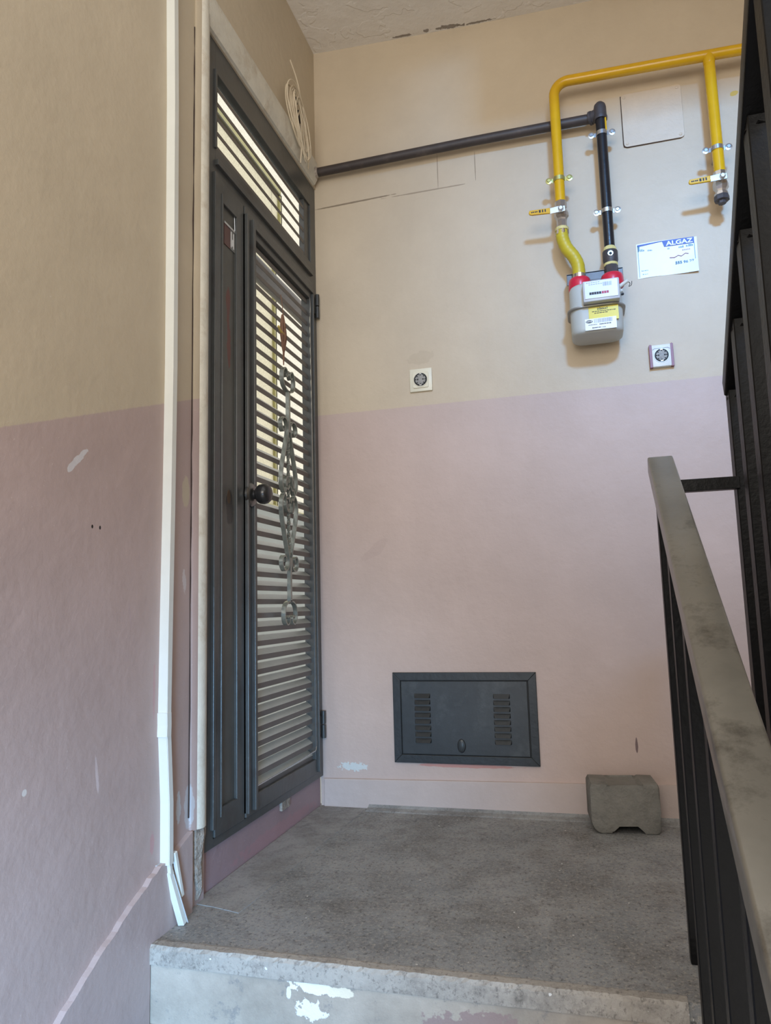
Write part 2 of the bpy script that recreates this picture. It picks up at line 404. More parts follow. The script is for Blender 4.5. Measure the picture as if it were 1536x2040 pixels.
# ================================================================== THE SETTING
# ---- left wall with the door opening
bm = BM()
box(bm, -0.14, 0, -3.9, -0.815, -2.2, 2.95)
box(bm, -0.05, 0, -0.815, 0.0, 2.235, 2.95)
wl = obj('wall_left', bm, M_left, kind='structure')
bm = BM(); box(bm, -0.14, -0.014, -0.815, 0.0, -0.15, 0.096, 0.004)
obj('door_sill', bm, M_sill, wl)
bm = BM()
top = [(-3.2, -0.99), (-1.314, -0.013), (-1.193, 0.057), (-1.015, 0.139), (-0.948, 0.150), (-0.888, 0.172)]
random.seed(31); fine = []
for (y0, z0), (y1, z1) in zip(top, top[1:]):
    n_ = max(1, int((y1 - y0) / 0.016))
    fine += [(y0 + (y1 - y0) * q / n_, z0 + (z1 - z0) * q / n_ + random.uniform(-0.0028, 0.0028)) for q in range(n_)]
top = fine + [top[-1]]
prism(bm, [(-3.2, -1.75)] + [(-1.05, -0.65), (-1.05, -0.02), (-0.888, -0.02)] + top[::-1], 'X', -0.01, 0.013, 0.0)
obj('baseboard_left', bm, M_skirt_l, kind='structure')
# ---- back wall
bm = BM(); box(bm, -0.012, 2.45, 0.0, 0.15, -0.25, 2.95)
obj('wall_back', bm, M_back, kind='structure')
bm = BM(); prism(bm, [(0.0, -0.02), (2.4, -0.02), (2.4, 0.118), (1.1, 0.108), (0.86, 0.103), (0.0, 0.090)], 'Y', -0.010, 0.01, 0.004)
obj('baseboard_back', bm, M_skirt, kind='structure')
# ---- ceiling of the landing (sags to the right) with an added beam
bm = BM()
prism(bm, [(-0.14, 2.805), (0.0, 2.80), (0.3, 2.782), (0.6, 2.766), (1.0, 2.752), (2.45, 2.74), (2.45, 2.95), (-0.14, 2.95)], 'Y', -1.10, 0.06)
ce = obj('ceiling', bm, M_ceil, kind='structure')
bm = BM(); box(bm, 0.92, 2.45, -1.26, -1.10, 2.55, 2.95, 0.006)  # unseen, added to cut the window light off above the yellow pipe
obj('light_cut_beam', bm, M_plaster, ce)
# ---- right wall of the stairwell, out of view
bm = BM(); box(bm, 2.45, 2.6, -3.9, 0.15, -2.2, 2.95)
obj('wall_right', bm, M_plaster, kind='structure')
# ---- floor of the landing
bm = BM(); box(bm, -0.03, 1.024, -1.03, 0.02, -0.15, 0.0); box(bm, 1.024, 2.45, -1.0485, 0.02, -0.15, 0.0)
fl = obj('floor', bm, M_floor, kind='structure')
bm = BM(); prism(bm, [(-0.012, -0.845), (0.05, -0.855), (0.118, -0.873), (0.124, -0.80), (0.133, -0.469), (0.145, -0.2), (0.152, -0.05), (0.02, -0.02), (-0.012, -0.03)], 'Z', -0.01, 0.0014, 0.0)
obj('cement_border', bm, M_border, fl)
bm = BM(); prism(bm, [(-0.075, -0.01), (-0.010, -0.01), (-0.010, 0.013), (-0.022, 0.006), (-0.045, 0.003)], 'X', 0.16, 1.35)
# cement fillet along the back skirting
obj('cement_fillet', bm, M_border, fl)
# ---- the flight the photograph is taken from
bm = BM()
pts = [(-1.046, -0.036)]
y, z = -1.046, -0.036
pts.append((-1.046, -0.152))
for k in range(1, 6):
    pts += [(-1.046 - 0.295 * k, -0.152 * k), (-1.046 - 0.295 * k, -0.152 * (k + 1))]
pts += [(-2.9, -0.152 * 6), (-2.9, -1.25), (-1.3, -0.45), (-0.9, -0.16), (-0.9, -0.036)]
prism(bm, pts, 'X', 0.0, 1.022)
st = obj('floor_stairs_down', bm, M_riser, kind='structure')
bm = BM(); random.seed(21); prev = None
N_ = 110
for i in range(N_ + 1):
    x = 0.001 + 1.023 * i / N_; j1, j2 = random.uniform(-1, 1), random.uniform(-1, 1)
    sec = [bm.verts.new(p) for p in ((x, -1.0525 + 0.0005 * j2, -0.036), (x, -1.0530 + 0.0010 * j1, -0.006 + 0.002 * j2), (x, -1.0485 + 0.0022 * j2, 0.0010), (x, -1.030 + 0.002 * j1, 0.0014), (x, -1.018, -0.002), (x, -1.018, -0.036))]
    if prev:
        for k in range(6): bm.faces.new([prev[k], prev[(k + 1) % 6], sec[(k + 1) % 6], sec[k]])
    else: bm.faces.new(sec)
    prev = sec
bm.faces.new(prev[::-1])
obj('step_nosing', bm, M_nose, st)
bm = BM()
for k in range(1, 6):
    box(bm, 0.012, 1.02, -1.05 - 0.295 * k, -1.046 - 0.295 * (k - 1), -0.152 * k - 0.0, -0.152 * k + 0.004)
obj('step_tread', bm, M_border, st)
# ---- the flight going up on the right
bm = BM(); pts = []
for k in range(9):
    pts += [(-0.95 - 0.295 * k, 0.152 * k), (-0.95 - 0.295 * k, 0.152 * (k + 1))]
pts += [(-3.6, 0.152 * 9), (-3.6, 1.2), (-1.25, -0.06), (-0.95, -0.06)]
prism(bm, pts, 'X', 1.25, 2.45)
obj('floor_stairs_up', bm, M_concstair, kind='structure')

# ---- white casing around the door
tr = thing('trim_1', 'cream painted plaster casing around the louvred steel door', None, (0, -0.85, 0), kind='structure')
bm = BM(); prism(bm, [(0.0, -0.884), (0.006, -0.884), (0.011, -0.874), (0.0115, -0.866), (-0.02, -0.866), (-0.02, -0.884)], 'Z', 0.17, 2.335, 0)
obj('plaster_edge', bm, M_left, tr, origin=(0, 0, 0), smooth=True)
bm = BM(); prism(bm, [(0.0115, -0.868), (0.016, -0.864), (0.020, -0.852), (0.017, -0.836), (0.008, -0.825), (-0.004, -0.815), (-0.02, -0.815), (-0.02, -0.868)], 'Z', 0.17, 2.335, 0)
obj('side_casing', bm, M_casing, tr, smooth=True)
bm = BM(); prism(bm, [(0.0, 2.335), (0.012, 2.335), (0.018, 2.322), (0.018, 2.255), (0.008, 2.238), (-0.02, 2.232), (-0.02, 2.335)], 'Y', -0.84, -0.028, 0.0)
for v in bm.verts:
    pass
obj('head_casing', bm, M_casing, tr, smooth=True)
bm = BM()
random.seed(2)
zz = [0.18, 0.15, 0.12, 0.09, 0.06, 0.03, 0.012]
rings = []
for i, z in enumerate(zz):
    w = 0.030 - 0.004 * i * (0.6 + 0.5 * random.random()); c = -0.846 + 0.004 * random.uniform(-1, 1)
    d = 0.016 - 0.0012 * i + 0.004 * random.uniform(-1, 1)
    rings.append([bm.verts.new(p) for p in ((-0.01, c - w, z), (d * .6, c - w * .9, z), (d, c, z), (d * .5, c + w * .8, z), (-0.01, c + w, z))])
for A, B in zip(rings, rings[1:]):
    for k in range(5): bm.faces.new([A[k], A[(k + 1) % 5], B[(k + 1) % 5], B[k]])
bm.faces.new(rings[0]); bm.faces.new(rings[-1])
tag(obj('rotten_foot', bm, M_rot, tr), 'crumbling foot of the casing')
bm = BM()
pth = [(0.001, -0.8865 + 0.0012 * random.uniform(-1, 1), 0.2 + i * 0.06) for i in range(34)]
tube(bm, pth, [0.0016 * random.uniform(0.3, 1.3) for _ in pth], 5)
obj('crack', bm, M_crack, tr)

# ================================================================== THE DOOR
door = thing('door_1', 'dark grey louvred steel door with narrow side panel and transom', None, (0, -0.415, 0.096), kind='structure')
bm = BM(); bv = 0.0015
box(bm, -0.03, -0.004, -0.813, -0.765, 0.097, 2.234, bv)
box(bm, -0.03, 0.004, -0.778, -0.764, 0.14, 1.842, bv)
box(bm, -0.03, -0.004, -0.052, 0.0, 0.097, 2.234, bv)
box(bm, -0.03, -0.004, -0.766, -0.05, 2.146, 2.234, bv)
box(bm, -0.03, -0.004, -0.766, -0.05, 1.842, 1.922, bv)
box(bm, -0.03, 0.006, -0.766, -0.05, 1.868, 1.884, bv)
box(bm, -0.03, -0.004, -0.766, -0.05, 0.097, 0.118, bv)
box(bm, -0.03, 0.002, -0.773, -0.764, 1.915, 2.15, bv)
box(bm, -0.03, -0.010, -0.098, -0.050, 1.92, 2.15, bv)
obj('door_frame', bm, M_door, door)

def slat_mesh(L, D, t, y0, y1, x0, name):
    bm = bmesh.new(); th = 0.0016
    prof = [(x0, 0), (x0, L), (x0 - D, L + t * D), (x0 - D - th, L + t * D - th * 0.3), (x0 - th * 1.3, L - th * 0.4), (x0 - th, 0)]
    prism(bm, [(a, b) for a, b in prof], 'Y', y0, y1)
    bmesh.ops.recalc_face_normals(bm, faces=bm.faces)
    me = bpy.data.meshes.new(name); bm.to_mesh(me); bm.free(); me.materials.append(M_slat_lit); me.materials.append(M_slat_shaded)
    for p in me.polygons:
        if abs(p.normal.x) > 0.97 or p.normal.z < -0.1: p.material_index = 1  # lips and undersides get the shaded tone, blade tops the lit one
    return me
# transom louvres
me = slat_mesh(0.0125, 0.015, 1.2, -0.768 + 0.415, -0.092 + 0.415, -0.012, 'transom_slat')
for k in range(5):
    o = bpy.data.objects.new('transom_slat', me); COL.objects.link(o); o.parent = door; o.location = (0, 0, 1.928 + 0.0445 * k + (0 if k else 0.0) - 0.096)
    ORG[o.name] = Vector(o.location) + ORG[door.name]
# fixed side panel
bm = BM()
box(bm, -0.05, 0.001, -0.764, -0.727, 0.12, 1.838, bv)
box(bm, -0.05, 0.001, -0.648, -0.606, 0.12, 1.838, bv)
box(bm, -0.05, 0.001, -0.729, -0.646, 1.777, 1.838, bv)
box(bm, -0.05, 0.001, -0.729, -0.646, 0.12, 0.183, bv)
box(bm, -0.05, 0.004, -0.738, -0.731, 0.16, 1.80, bv)
fp = obj('side_panel', bm, M_door, door)
bm = BM(); box(bm, -0.030, -0.007, -0.730, -0.644, 0.18, 1.78)
obj('panel_sheet', bm, M_panel, fp, origin=(0, 0, 0))
# name plate and its bright wire holder on the side panel
bm = BM()
box(bm, -0.008, -0.005, -0.712, -0.676, 1.669, 1.728, 0)
box(bm, -0.008, -0.0045, -0.676, -0.647, 1.669, 1.728, 0, mi=1)
pl = obj('name_plate', bm, [M_plate_r, M_plate_g], fp)
bm = BM()
tube(bm, [(-0.005, -0.712, 1.785), (-0.005, -0.652, 1.780), (-0.005, -0.649, 1.730)], 0.0014, 6)
obj('plate_holder', bm, M_zinc, fp)
bm = BM(); box(bm, -0.008, -0.003, -0.714, -0.646, 1.728, 1.734); obj('holder_rail', bm, M_zinc, fp)
for yy, a, b in ((-0.672, 1.676, 1.722), (-0.664, 1.682, 1.702), (-0.658, 1.676, 1.722)):
    bm = BM(); box(bm, -0.0046, -0.0040, yy - 0.0018, yy + 0.0018, a, b); obj('plate_letter', bm, M_paper, fp)
# moving leaf
bm = BM()
box(bm, -0.03, 0.004, -0.602, -0.545, 0.122, 1.836, bv)
box(bm, -0.03, 0.004, -0.086, -0.055, 0.122, 1.836, bv)
box(bm, -0.03, 0.004, -0.547, -0.084, 1.768, 1.836, bv)
box(bm, -0.03, 0.004, -0.547, -0.084, 0.122, 0.168, bv)
box(bm, -0.004, 0.014, -0.563, -0.549, 0.132, 1.815, bv)
box(bm, -0.004, 0.012, -0.602, -0.592, 0.132, 1.815, bv)
box(bm, -0.004, 0.012, -0.074, -0.064, 0.125, 1.79, bv)
box(bm, -0.004, 0.012, -0.547, -0.065, 1.792, 1.806, bv)
leaf = obj('door_leaf', bm, M_door, door)
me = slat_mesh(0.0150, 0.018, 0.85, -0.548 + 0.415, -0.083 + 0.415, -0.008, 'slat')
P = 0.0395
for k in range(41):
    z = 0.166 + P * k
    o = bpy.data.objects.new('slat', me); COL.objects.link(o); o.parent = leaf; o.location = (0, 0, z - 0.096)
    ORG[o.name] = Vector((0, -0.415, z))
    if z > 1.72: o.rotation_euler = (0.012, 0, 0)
# thin wire bead down the right and along the foot of the louvres
bm = BM()
w = [(0.0, -0.088, 1.80), (0.004, -0.083, 1.74), (0.004, -0.088, 1.66), (0.004, -0.085, 1.45), (0.004, -0.083, 1.30), (0.004, -0.080, 0.8), (0.004, -0.079, 0.28), (0.004, -0.084, 0.205), (0.004, -0.12, 0.196), (0.002, -0.3, 0.190), (0.0, -0.53, 0.186)]
tube(bm, spline(w, 5), 0.0021, 6)
obj('wire_bead', bm, M_zinc, leaf, smooth=True)
# knob
bm = BM()
lathe(bm, [(0.0, 0.034), (0.006, 0.034), (0.010, 0.030), (0.014, 0.020)], (0.004, -0.574, 0.985), (1, 0, 0), 24)
kn = obj('knob_rose', bm, M_knobrose, leaf, smooth=True)
bm = BM()
lathe(bm, [(0.012, 0.013), (0.020, 0.013), (0.024, 0.022), (0.032, 0.0275), (0.042, 0.029), (0.052, 0.027), (0.060, 0.021), (0.063, 0.010)], (0.004, -0.574, 0.985), (1, 0, 0), 28)
obj('knob', bm, M_knob, leaf, smooth=True)
# wrought iron scroll ornament
ORN_Y, ORN_Z, SX = -0.315, 1.022, 1.38
def op(pts, sy, sz): return [(ORN_Y + sy * SX * a, ORN_Z + sz * b) for a, b in pts]
bm = BM()
for sz in (1, -1):
    ribbon(bm, op([(0.0, 0.20), (0.0, 0.26), (0.0, 0.335)], 1, sz), 0.006, 0.012, 0.012, 3)
    for sy in (1, -1):
        ribbon(bm, op([(0.0, 0.334), (0.016, 0.338), (0.029, 0.350), (0.034, 0.370), (0.032, 0.392), (0.022, 0.405), (0.011, 0.401), (0.007, 0.389), (0.013, 0.380), (0.019, 0.386)], sy, sz), 0.004, 0.014, 0.0045)
        ribbon(bm, op([(0.012, 0.055), (0.022, 0.042), (0.021, 0.022), (0.012, 0.014), (0.004, 0.026)][::-1] + [(0.026, 0.004), (0.040, 0.018), (0.044, 0.045), (0.038, 0.085), (0.020, 0.150), (0.009, 0.190), (0.007, 0.215), (0.016, 0.236), (0.032, 0.240), (0.043, 0.226), (0.043, 0.206), (0.034, 0.196), (0.025, 0.203), (0.027, 0.214)], sy, sz), 0.004, 0.014, 0.0045)
orn = obj('scroll_ornament', bm, M_iron, leaf, smooth=True)
bm = BM(); n = 60; rings = []
for i in range(n + 1):
    z = ORN_Z - 0.19 + 0.38 * i / n; a = i * 0.52
    rings.append([bm.verts.new((0.011 + 0.006 * math.cos(a + k * PI / 2), ORN_Y + 0.006 * math.sin(a + k * PI / 2), z)) for k in range(4)])
for A, B in zip(rings, rings[1:]):
    for k in range(4): bm.faces.new([A[k], A[(k + 1) % 4], B[(k + 1) % 4], B[k]])
bm.faces.new(rings[0]); bm.faces.new(rings[-1][::-1])
obj('twisted_rod', bm, M_iron, leaf)
# hinges on the right jamb
for z in (1.765, 0.27):
    bm = BM()
    tube(bm, [(0.006, -0.016, z - 0.045), (0.006, -0.016, z - 0.002)], 0.008, 10)
    tube(bm, [(0.006, -0.016, z + 0.002), (0.006, -0.016, z + 0.045)], 0.008, 10)
    box(bm, -0.006, 0.0, -0.05, -0.012, z - 0.03, z + 0.03)
    obj('hinge', bm, M_door, door, smooth=True)
bm = BM(); box(bm, -0.02, -0.006, -0.345, -0.285, 0.070, 0.100, 0.002)
obj('floor_latch', bm, M_rot, door)

# ---- glazed window beyond the louvres
win = thing('window_1', 'frosted window with yellowed frame seen through the louvres', None, (-1.0, 1.8, 1.3), kind='structure')
wy0, wy1, wz0, wz1 = -1.2, 4.0, 1.31, 4.6
bm = BM()
box(bm, -1.03, -0.97, wy0, wy1, wz0 - 0.03, wz0 + 0.01, 0.004); box(bm, -1.03, -0.97, wy0, wy1, wz1, wz1 + 0.05)
box(bm, -1.03, -0.97, wy0 - 0.05, wy0, wz0, wz1); box(bm, -1.03, -0.97, wy1, wy1 + 0.05, wz0, wz1)
obj('window_frame', bm, M_winframe, win)
bm = BM(); box(bm, -1.02, -0.98, 1.826, 1.846, wz0, 3.26); box(bm, -1.022, -0.978, 1.846, 1.856, wz0, 3.26, mi=1)
box(bm, -1.02, -0.98, 1.928, 1.948, 3.26, 3.50); box(bm, -1.022, -0.978, 1.948, 1.958, 3.26, 3.50, mi=1); box(bm, -1.02, -0.98, 1.826, 1.948, 3.245, 3.26)
obj('mullion', bm, [M_winframe, M_winedge], win)
bm = BM(); box(bm, -1.02, -0.98, wy0, 1.95, 3.50, 3.54); box(bm, -1.022, -0.978, wy0, 1.95, 3.488, 3.50, mi=1)
obj('transom_bar', bm, [M_winframe, M_winedge], win)
bm = BM(); box(bm, -1.004, -0.998, wy0, 1.83, wz0 + 0.01, 3.49); box(bm, -1.004, -0.998, 1.83, 1.93, 3.262, 3.49); obj('pane', bm, M_glass2, win)
bm = BM(); box(bm, -1.004, -0.998, 1.856, wy1, wz0 + 0.01, 3.23); obj('pane', bm, M_glass, win)
bm = BM(); box(bm, -1.004, -0.998, 1.958, wy1, 3.26, wz1); box(bm, -1.004, -0.998, wy0, 1.95, 3.54, wz1); obj('pane', bm, M_glass, win)
bm = BM(); box(bm, -1.12, -0.98, wy0, wy1, -0.9, wz0 - 0.03)
obj('wall_parapet', bm, M_parapet, kind='structure')
bm = BM()
tube(bm, [(-0.25, -0.35, 1.965), (-0.25, 0.1, 1.962), (-0.25, 0.35, 1.966), (-0.25, 0.8, 1.96)], 0.038, 12)
tag(obj('rolled_awning', bm, M_blind, win, smooth=True), 'dark roll behind the top louvres')

# ================================================================== THINGS ON THE LEFT WALL
# cable trunking
tk = thing('cable_trunking', 'long white plastic cable trunking running down the left wall', 'trunking', (0, -1.0, 0.13))
def trunk(path, w, d, x0=0.0):
    bm = bmesh.new(); rings = []
    for y, z in path: rings.append([bm.verts.new(p) for p in ((x0, y, z), (x0 + d, y, z), (x0 + d, y + w, z), (x0, y + w, z))])
    for A, B in zip(rings, rings[1:]):
        for k in range(4): bm.faces.new([A[k], A[(k + 1) % 4], B[(k + 1) % 4], B[k]])
    bm.faces.new(rings[0]); bm.faces.new(rings[-1][::-1])
    bmesh.ops.bevel(bm, geom=[e for e in bm.edges if abs((e.verts[0].co - e.verts[1].co).z) > 0.02 and e.verts[0].co.x > x0 + d * 0.5], offset=0.0012, segments=2, affect='EDGES')
    return bm
path = [(-0.999, 0.135), (-1.001, 0.261), (-1.014, 0.419), (-1.012, 0.631), (-1.007, 0.909), (-1.004, 1.235), (-1.006, 1.5), (-1.010, 1.88), (-1.017, 2.14), (-1.02, 2.95)]
obj('trunking_cover', trunk(path, 0.017, 0.022), M_white, tk)
obj('trunking_joint', trunk([(-1.0165, 0.40), (-1.0155, 0.425), (-1.0165, 0.45)], 0.0185, 0.0235), M_white, tk)
obj('trunking_base', trunk([(-1.005, 0.022), (-1.012, 0.08), (-1.016, 0.14)], 0.018, 0.003), M_clearw, tk)
def slant(a, b, w, d):
    bm = bmesh.new(); a = Vector(a); b = Vector(b); t = (b - a).normalized()
    n = Vector((1, 0, 0)); n = (n - t * n.dot(t)).normalized(); s = t.cross(n)
    vs2 = []
    for p in (a, b): vs2.append([bm.verts.new(p + n * i * d + s * j * w) for i, j in ((0, -.5), (1, -.5), (1, .5), (0, .5))])
    for k in range(4): bm.faces.new([vs2[0][k], vs2[0][(k + 1) % 4], vs2[1][(k + 1) % 4], vs2[1][k]])
    bm.faces.new(vs2[0]); bm.faces.new(vs2[1][::-1]); 
    bmesh.ops.bevel(bm, geom=bm.edges[:], offset=0.0012, segments=1, affect='EDGES')
    return bm
e1 = obj('trunking_offcut', slant((0.020, -0.952, 0.002), (0.004, -0.985, 0.118), 0.016, 0.015), M_white, tk)
obj('trunking_lip', slant((0.036, -0.947, 0.003), (0.0195, -0.979, 0.112), 0.003, 0.002), M_clearw, tk)
obj('trunking_offcut', slant((0.016, -0.946, 0.056), (0.014, -0.974, 0.155), 0.010, 0.009), M_white, tk)
obj('trunking_core', slant((0.010, -0.983, 0.105), (0.010, -0.990, 0.145), 0.010, 0.010), M_white, tk)

# bell wire: along the head casing, then a hanging coil
bw = thing('wire_coil', 'loose coil of thin ivory wire hanging above the door corner', 'wire', (0.01, -0.23, 2.30))
bm = BM(); random.seed(8)
Au, Bu = Vector((0, -0.290, 2.430)), Vector((0, -0.195, 2.245))
ax = (Bu - Au); L_ = ax.length; ax.normalize(); sd = Vector((0, ax.z, -ax.y))
for k in range(11):
    a = Au + ax * random.uniform(-0.03, 0.03) + sd * random.uniform(-0.022, 0.022); b = Bu + ax * random.uniform(-0.05, 0.03) + sd * random.uniform(-0.016, 0.016)
    h = random.uniform(0.024, 0.070); loop = []
    for q in range(12):
        an = 2 * PI * q / 12; m_ = (a + b) / 2 + (b - a) * 0.5 * math.cos(an) + sd * h * math.sin(an) * (1 - 0.25 * math.cos(an))
        loop.append((0.022 + 0.0022 * k + 0.003 * math.sin(2 * an + k), m_.y, m_.z))
    tube(bm, spline(loop, 4, True), 0.0021, 6, closed=True)
obj('coil_loops', bm, M_wire, bw, smooth=True)
bm = BM()
tube(bm, spline([(0.022, -0.290, 2.545), (0.03, -0.255, 2.50), (0.034, -0.235, 2.455), (0.034, -0.235, 2.40), (0.03, -0.255, 2.345)], 6), 0.0022, 6)
tube(bm, spline([(0.03, -0.235, 2.47), (0.034, -0.225, 2.36), (0.034, -0.225, 2.26), (0.03, -0.225, 2.20)], 6), 0.0022, 6)
tube(bm, spline([(0.018, -0.205, 2.43), (0.026, -0.15, 2.41), (0.024, -0.115, 2.36), (0.02, -0.12, 2.30), (0.02, -0.125, 2.24)], 6), 0.0022, 6)
obj('loose_end', bm, M_wire, bw, smooth=True)
bm = BM()
tube(bm, [(0.004, -0.845, 2.30), (0.004, -0.80, 2.338), (0.004, -0.725, 2.3385), (0.004, -0.49, 2.340), (0.004, -0.30, 2.340), (0.01, -0.26, 2.345), (0.03, -0.25, 2.37)], 0.0032, 6)
obj('wire_run', bm, M_wire, bw, smooth=True)
bm = BM()
tube(bm, [(0.012, -0.215, 2.462), (0.014, -0.203, 2.442)], 0.008, 8); tube(bm, [(0.012, -0.20, 2.42), (0.016, -0.178, 2.385)], 0.011, 8)
obj('taped_joint', bm, M_tape, bw, smooth=True)
bm = BM(); prism(bm, [(-0.175, 2.385), (-0.15, 2.36), (-0.135, 2.30), (-0.145, 2.262), (-0.172, 2.262), (-0.19, 2.31)], 'X', -0.003, 0.012, 0.003)
tag(obj('junction_cap', bm, M_casing, bw), 'cream cap under the coil')

# dried herb bundle hung on the louvres
hb = thing('herb_bundle', 'small dried brown herb bundle tucked into the upper door louvres', 'dried plant', (0.01, -0.355, 1.53))
bm = BM(); random.seed(5)
for k in range(12):
    a = random.uniform(0, 2 * PI); s = random.uniform(0.2, 1)
    tube(bm, spline([(0.012, -0.352, 1.60), (0.014 + 0.006 * s * math.cos(a), -0.352 + 0.014 * s * math.sin(a), 1.57), (0.015 + 0.008 * s * math.cos(a), -0.350 + 0.020 * s * math.sin(a), 1.53), (0.013, -0.348 + 0.006 * s * math.sin(a), 1.49), (0.012, -0.347, 1.455 - 0.02 * s)], 4), [0.0032 * (0.4 + s)] * 13 + [0.002] * 4, 6)
obj('dried_leaves', bm, M_herb, hb, smooth=True)
bm = BM()
tube(bm, [(0.016, -0.352, 1.535), (0.018, -0.385, 1.535), (0.018, -0.40, 1.545)], 0.004, 6)
obj('stalk', bm, M_herb2, hb, smooth=True)
bm = BM(); tube(bm, [(0.014, -0.352, 1.60), (0.010, -0.35, 1.64), (0.006, -0.352, 1.67)], 0.0012, 5)
obj('hanging_thread', bm, M_herb, hb, smooth=True)

# ================================================================== GAS INSTALLATION
def clamp(parent, x, y, z, r, m, name='pipe_clamp'):
    bm = BM()
    seg = 16; R = r + 0.0022; hw = 0.007
    ring = []
    for k in range(seg + 1):
        a = PI + PI * k / seg   # front half
        ring.append((x + R * math.cos(a), y + R * math.sin(a)))
    ring = [(x - R - 0.020, y - 0.001)] + ring + [(x + R + 0.020, y - 0.001)]
    P2 = []
    outer = ring; inner = [(x - R - 0.020, y + 0.0012)] + [(x + (R - 0.0018) * math.cos(PI + PI * k / seg), y + (R - 0.0018) * math.sin(PI + PI * k / seg)) for k in range(seg + 1)] + [(x + R + 0.020, y + 0.0012)]
    A = [bm.verts.new((px, py, z - hw)) for px, py in outer + inner[::-1]]; B = [bm.verts.new((px, py, z + hw)) for px, py in outer + inner[::-1]]
    n = len(A)
    for i in range(n): bm.faces.new([A[i], A[(i + 1) % n], B[(i + 1) % n], B[i]])
    no = len(outer)
    for V, rev in ((A, 0), (B, 1)):
        for i in range(no - 1):
            q = [V[i], V[i + 1], V[n - 2 - i], V[n - 1 - i]]; bm.faces.new(q[::-1] if rev else q)
    for s in (-1, 1):   # screws into the wall, washers
        lathe(bm, [(0, 0.011), (0.002, 0.011), (0.003, 0.006), (0.006, 0.005)], (x + s * (R + 0.014), y - 0.001, z), (0, -1, 0), 12)
    # back half strap and stud
    tube(bm, [(x, y + r - 0.001, z), (x, -0.0002, z)], 0.004, 8)
    return obj(name, bm, m, parent, smooth=True)

def valve(parent, x, y, zt, zb, hx, hz):
    zc = zt - (zt - zb) * 0.42
    bm = BM()
    lathe(bm, [(0, 0.0195), (0.022, 0.0195), (0.024, 0.017), (0.030, 0.020), (0.040, 0.0235), (0.052, 0.0235), (0.060, 0.018), (0.066, 0.0165), (zt - zb - 0.012, 0.0165), (zt - zb - 0.010, 0.021), (zt - zb, 0.021)], (x, y, zt), (0, 0, -1), 8)
    lathe(bm, [(0.015, 0.010), (0.034, 0.010)], (x, y, zc), (0, -1, 0), 12)
    b = obj('valve_body', bm, M_chrome, parent)
    bm = BM()
    lathe(bm, [(0.0, 0.009), (0.008, 0.009), (0.010, 0.006)], (x, y - 0.036, zc), (0, -1, 0), 6)
    prism(bm, [(x + 0.014, zc - 0.009), (x + 0.014, zc + 0.009), (x - 0.010, zc + 0.011), (x - 0.036, zc + 0.008), (x - 0.036, zc - 0.012), (x - 0.012, zc - 0.010)], 'Y', y - 0.037, y - 0.034, 0.001)
    obj('lever_hub', bm, M_zinc, b)
    bm = BM()
    pts = [(x - 0.034, zc + 0.008), (x - 0.034, zc - 0.011), (hx + 0.010, hz - 0.008), (hx + 0.002, hz - 0.006), (hx, hz), (hx + 0.003, hz + 0.008)]
    prism(bm, pts, 'Y', y - 0.040, y - 0.033, 0.002)
    lv = obj('valve_lever', bm, M_yel, b)
    bm = BM()
    ux = hx - x; 
    for a, w_, h_ in ((0.30, 0.004, 0.009), (0.38, 0.004, 0.009), (0.47, 0.006, 0.009), (0.56, 0.004, 0.004), (0.61, 0.004, 0.004), (0.67, 0.004, 0.004), (0.72, 0.004, 0.004)):
        px = x + ux * (0.18 + a); pz = zc + (hz - zc) * (0.18 + a)
        box(bm, px - w_ / 2, px + w_ / 2, y - 0.0406, y - 0.0399, pz - h_ / 2, pz + h_ / 2)
    obj('lever_marking', bm, M_ink, b)
    return b
YG, RG = -0.085, 0.0170
gp = thing('gas_pipe', 'yellow gas pipe crossing the back wall with two drops and valves', 'pipe', (1.1, YG, 1.9))
bm = BM()
bend = [(0.893 + 0.047 * (1 - math.cos(a)), YG, 2.357 + 0.047 * math.sin(a)) for a in [PI / 2 * k / 8 for k in range(9)]]
tube(bm, [(0.893, YG, 1.968)] + bend + [(1.377, YG, 2.3905), (1.6, YG, 2.383), (2.44, YG, 2.36)], RG, 20)
tube(bm, [(1.379, YG, 2.39), (1.381, YG, 1.982)], RG, 20)
lathe(bm, [(0.0, 0.0175), (0.012, 0.0185), (0.026, 0.0178), (0.030, 0.0170)], (1.379, YG, 2.388), (0, 0, -1), 20)
obj('pipe_run', bm, M_yel, gp, smooth=True)
M_clampy = mat('yellowed zinc clamp', (190, 186, 120), 0.3, 0.7, 0.2, 60)
clamp(gp, 0.893, YG, 2.055, RG, M_clampy); clamp(gp, 1.3795, YG, 2.066, RG, M_zinc)
valve(gp, 0.893, YG, 1.975, 1.874, 0.790, 1.934)
vb = valve(gp, 1.380, YG, 1.986, 1.905, 1.282, 1.949)
bm = BM(); lathe(bm, [(0, 0.0215), (0.004, 0.0225), (0.016, 0.0225), (0.018, 0.013), (0.026, 0.012)], (1.380, YG, 1.908), (0, 0, -1), 8)
tag(obj('end_plug', bm, M_malle, gp), 'black end plug under the right valve')
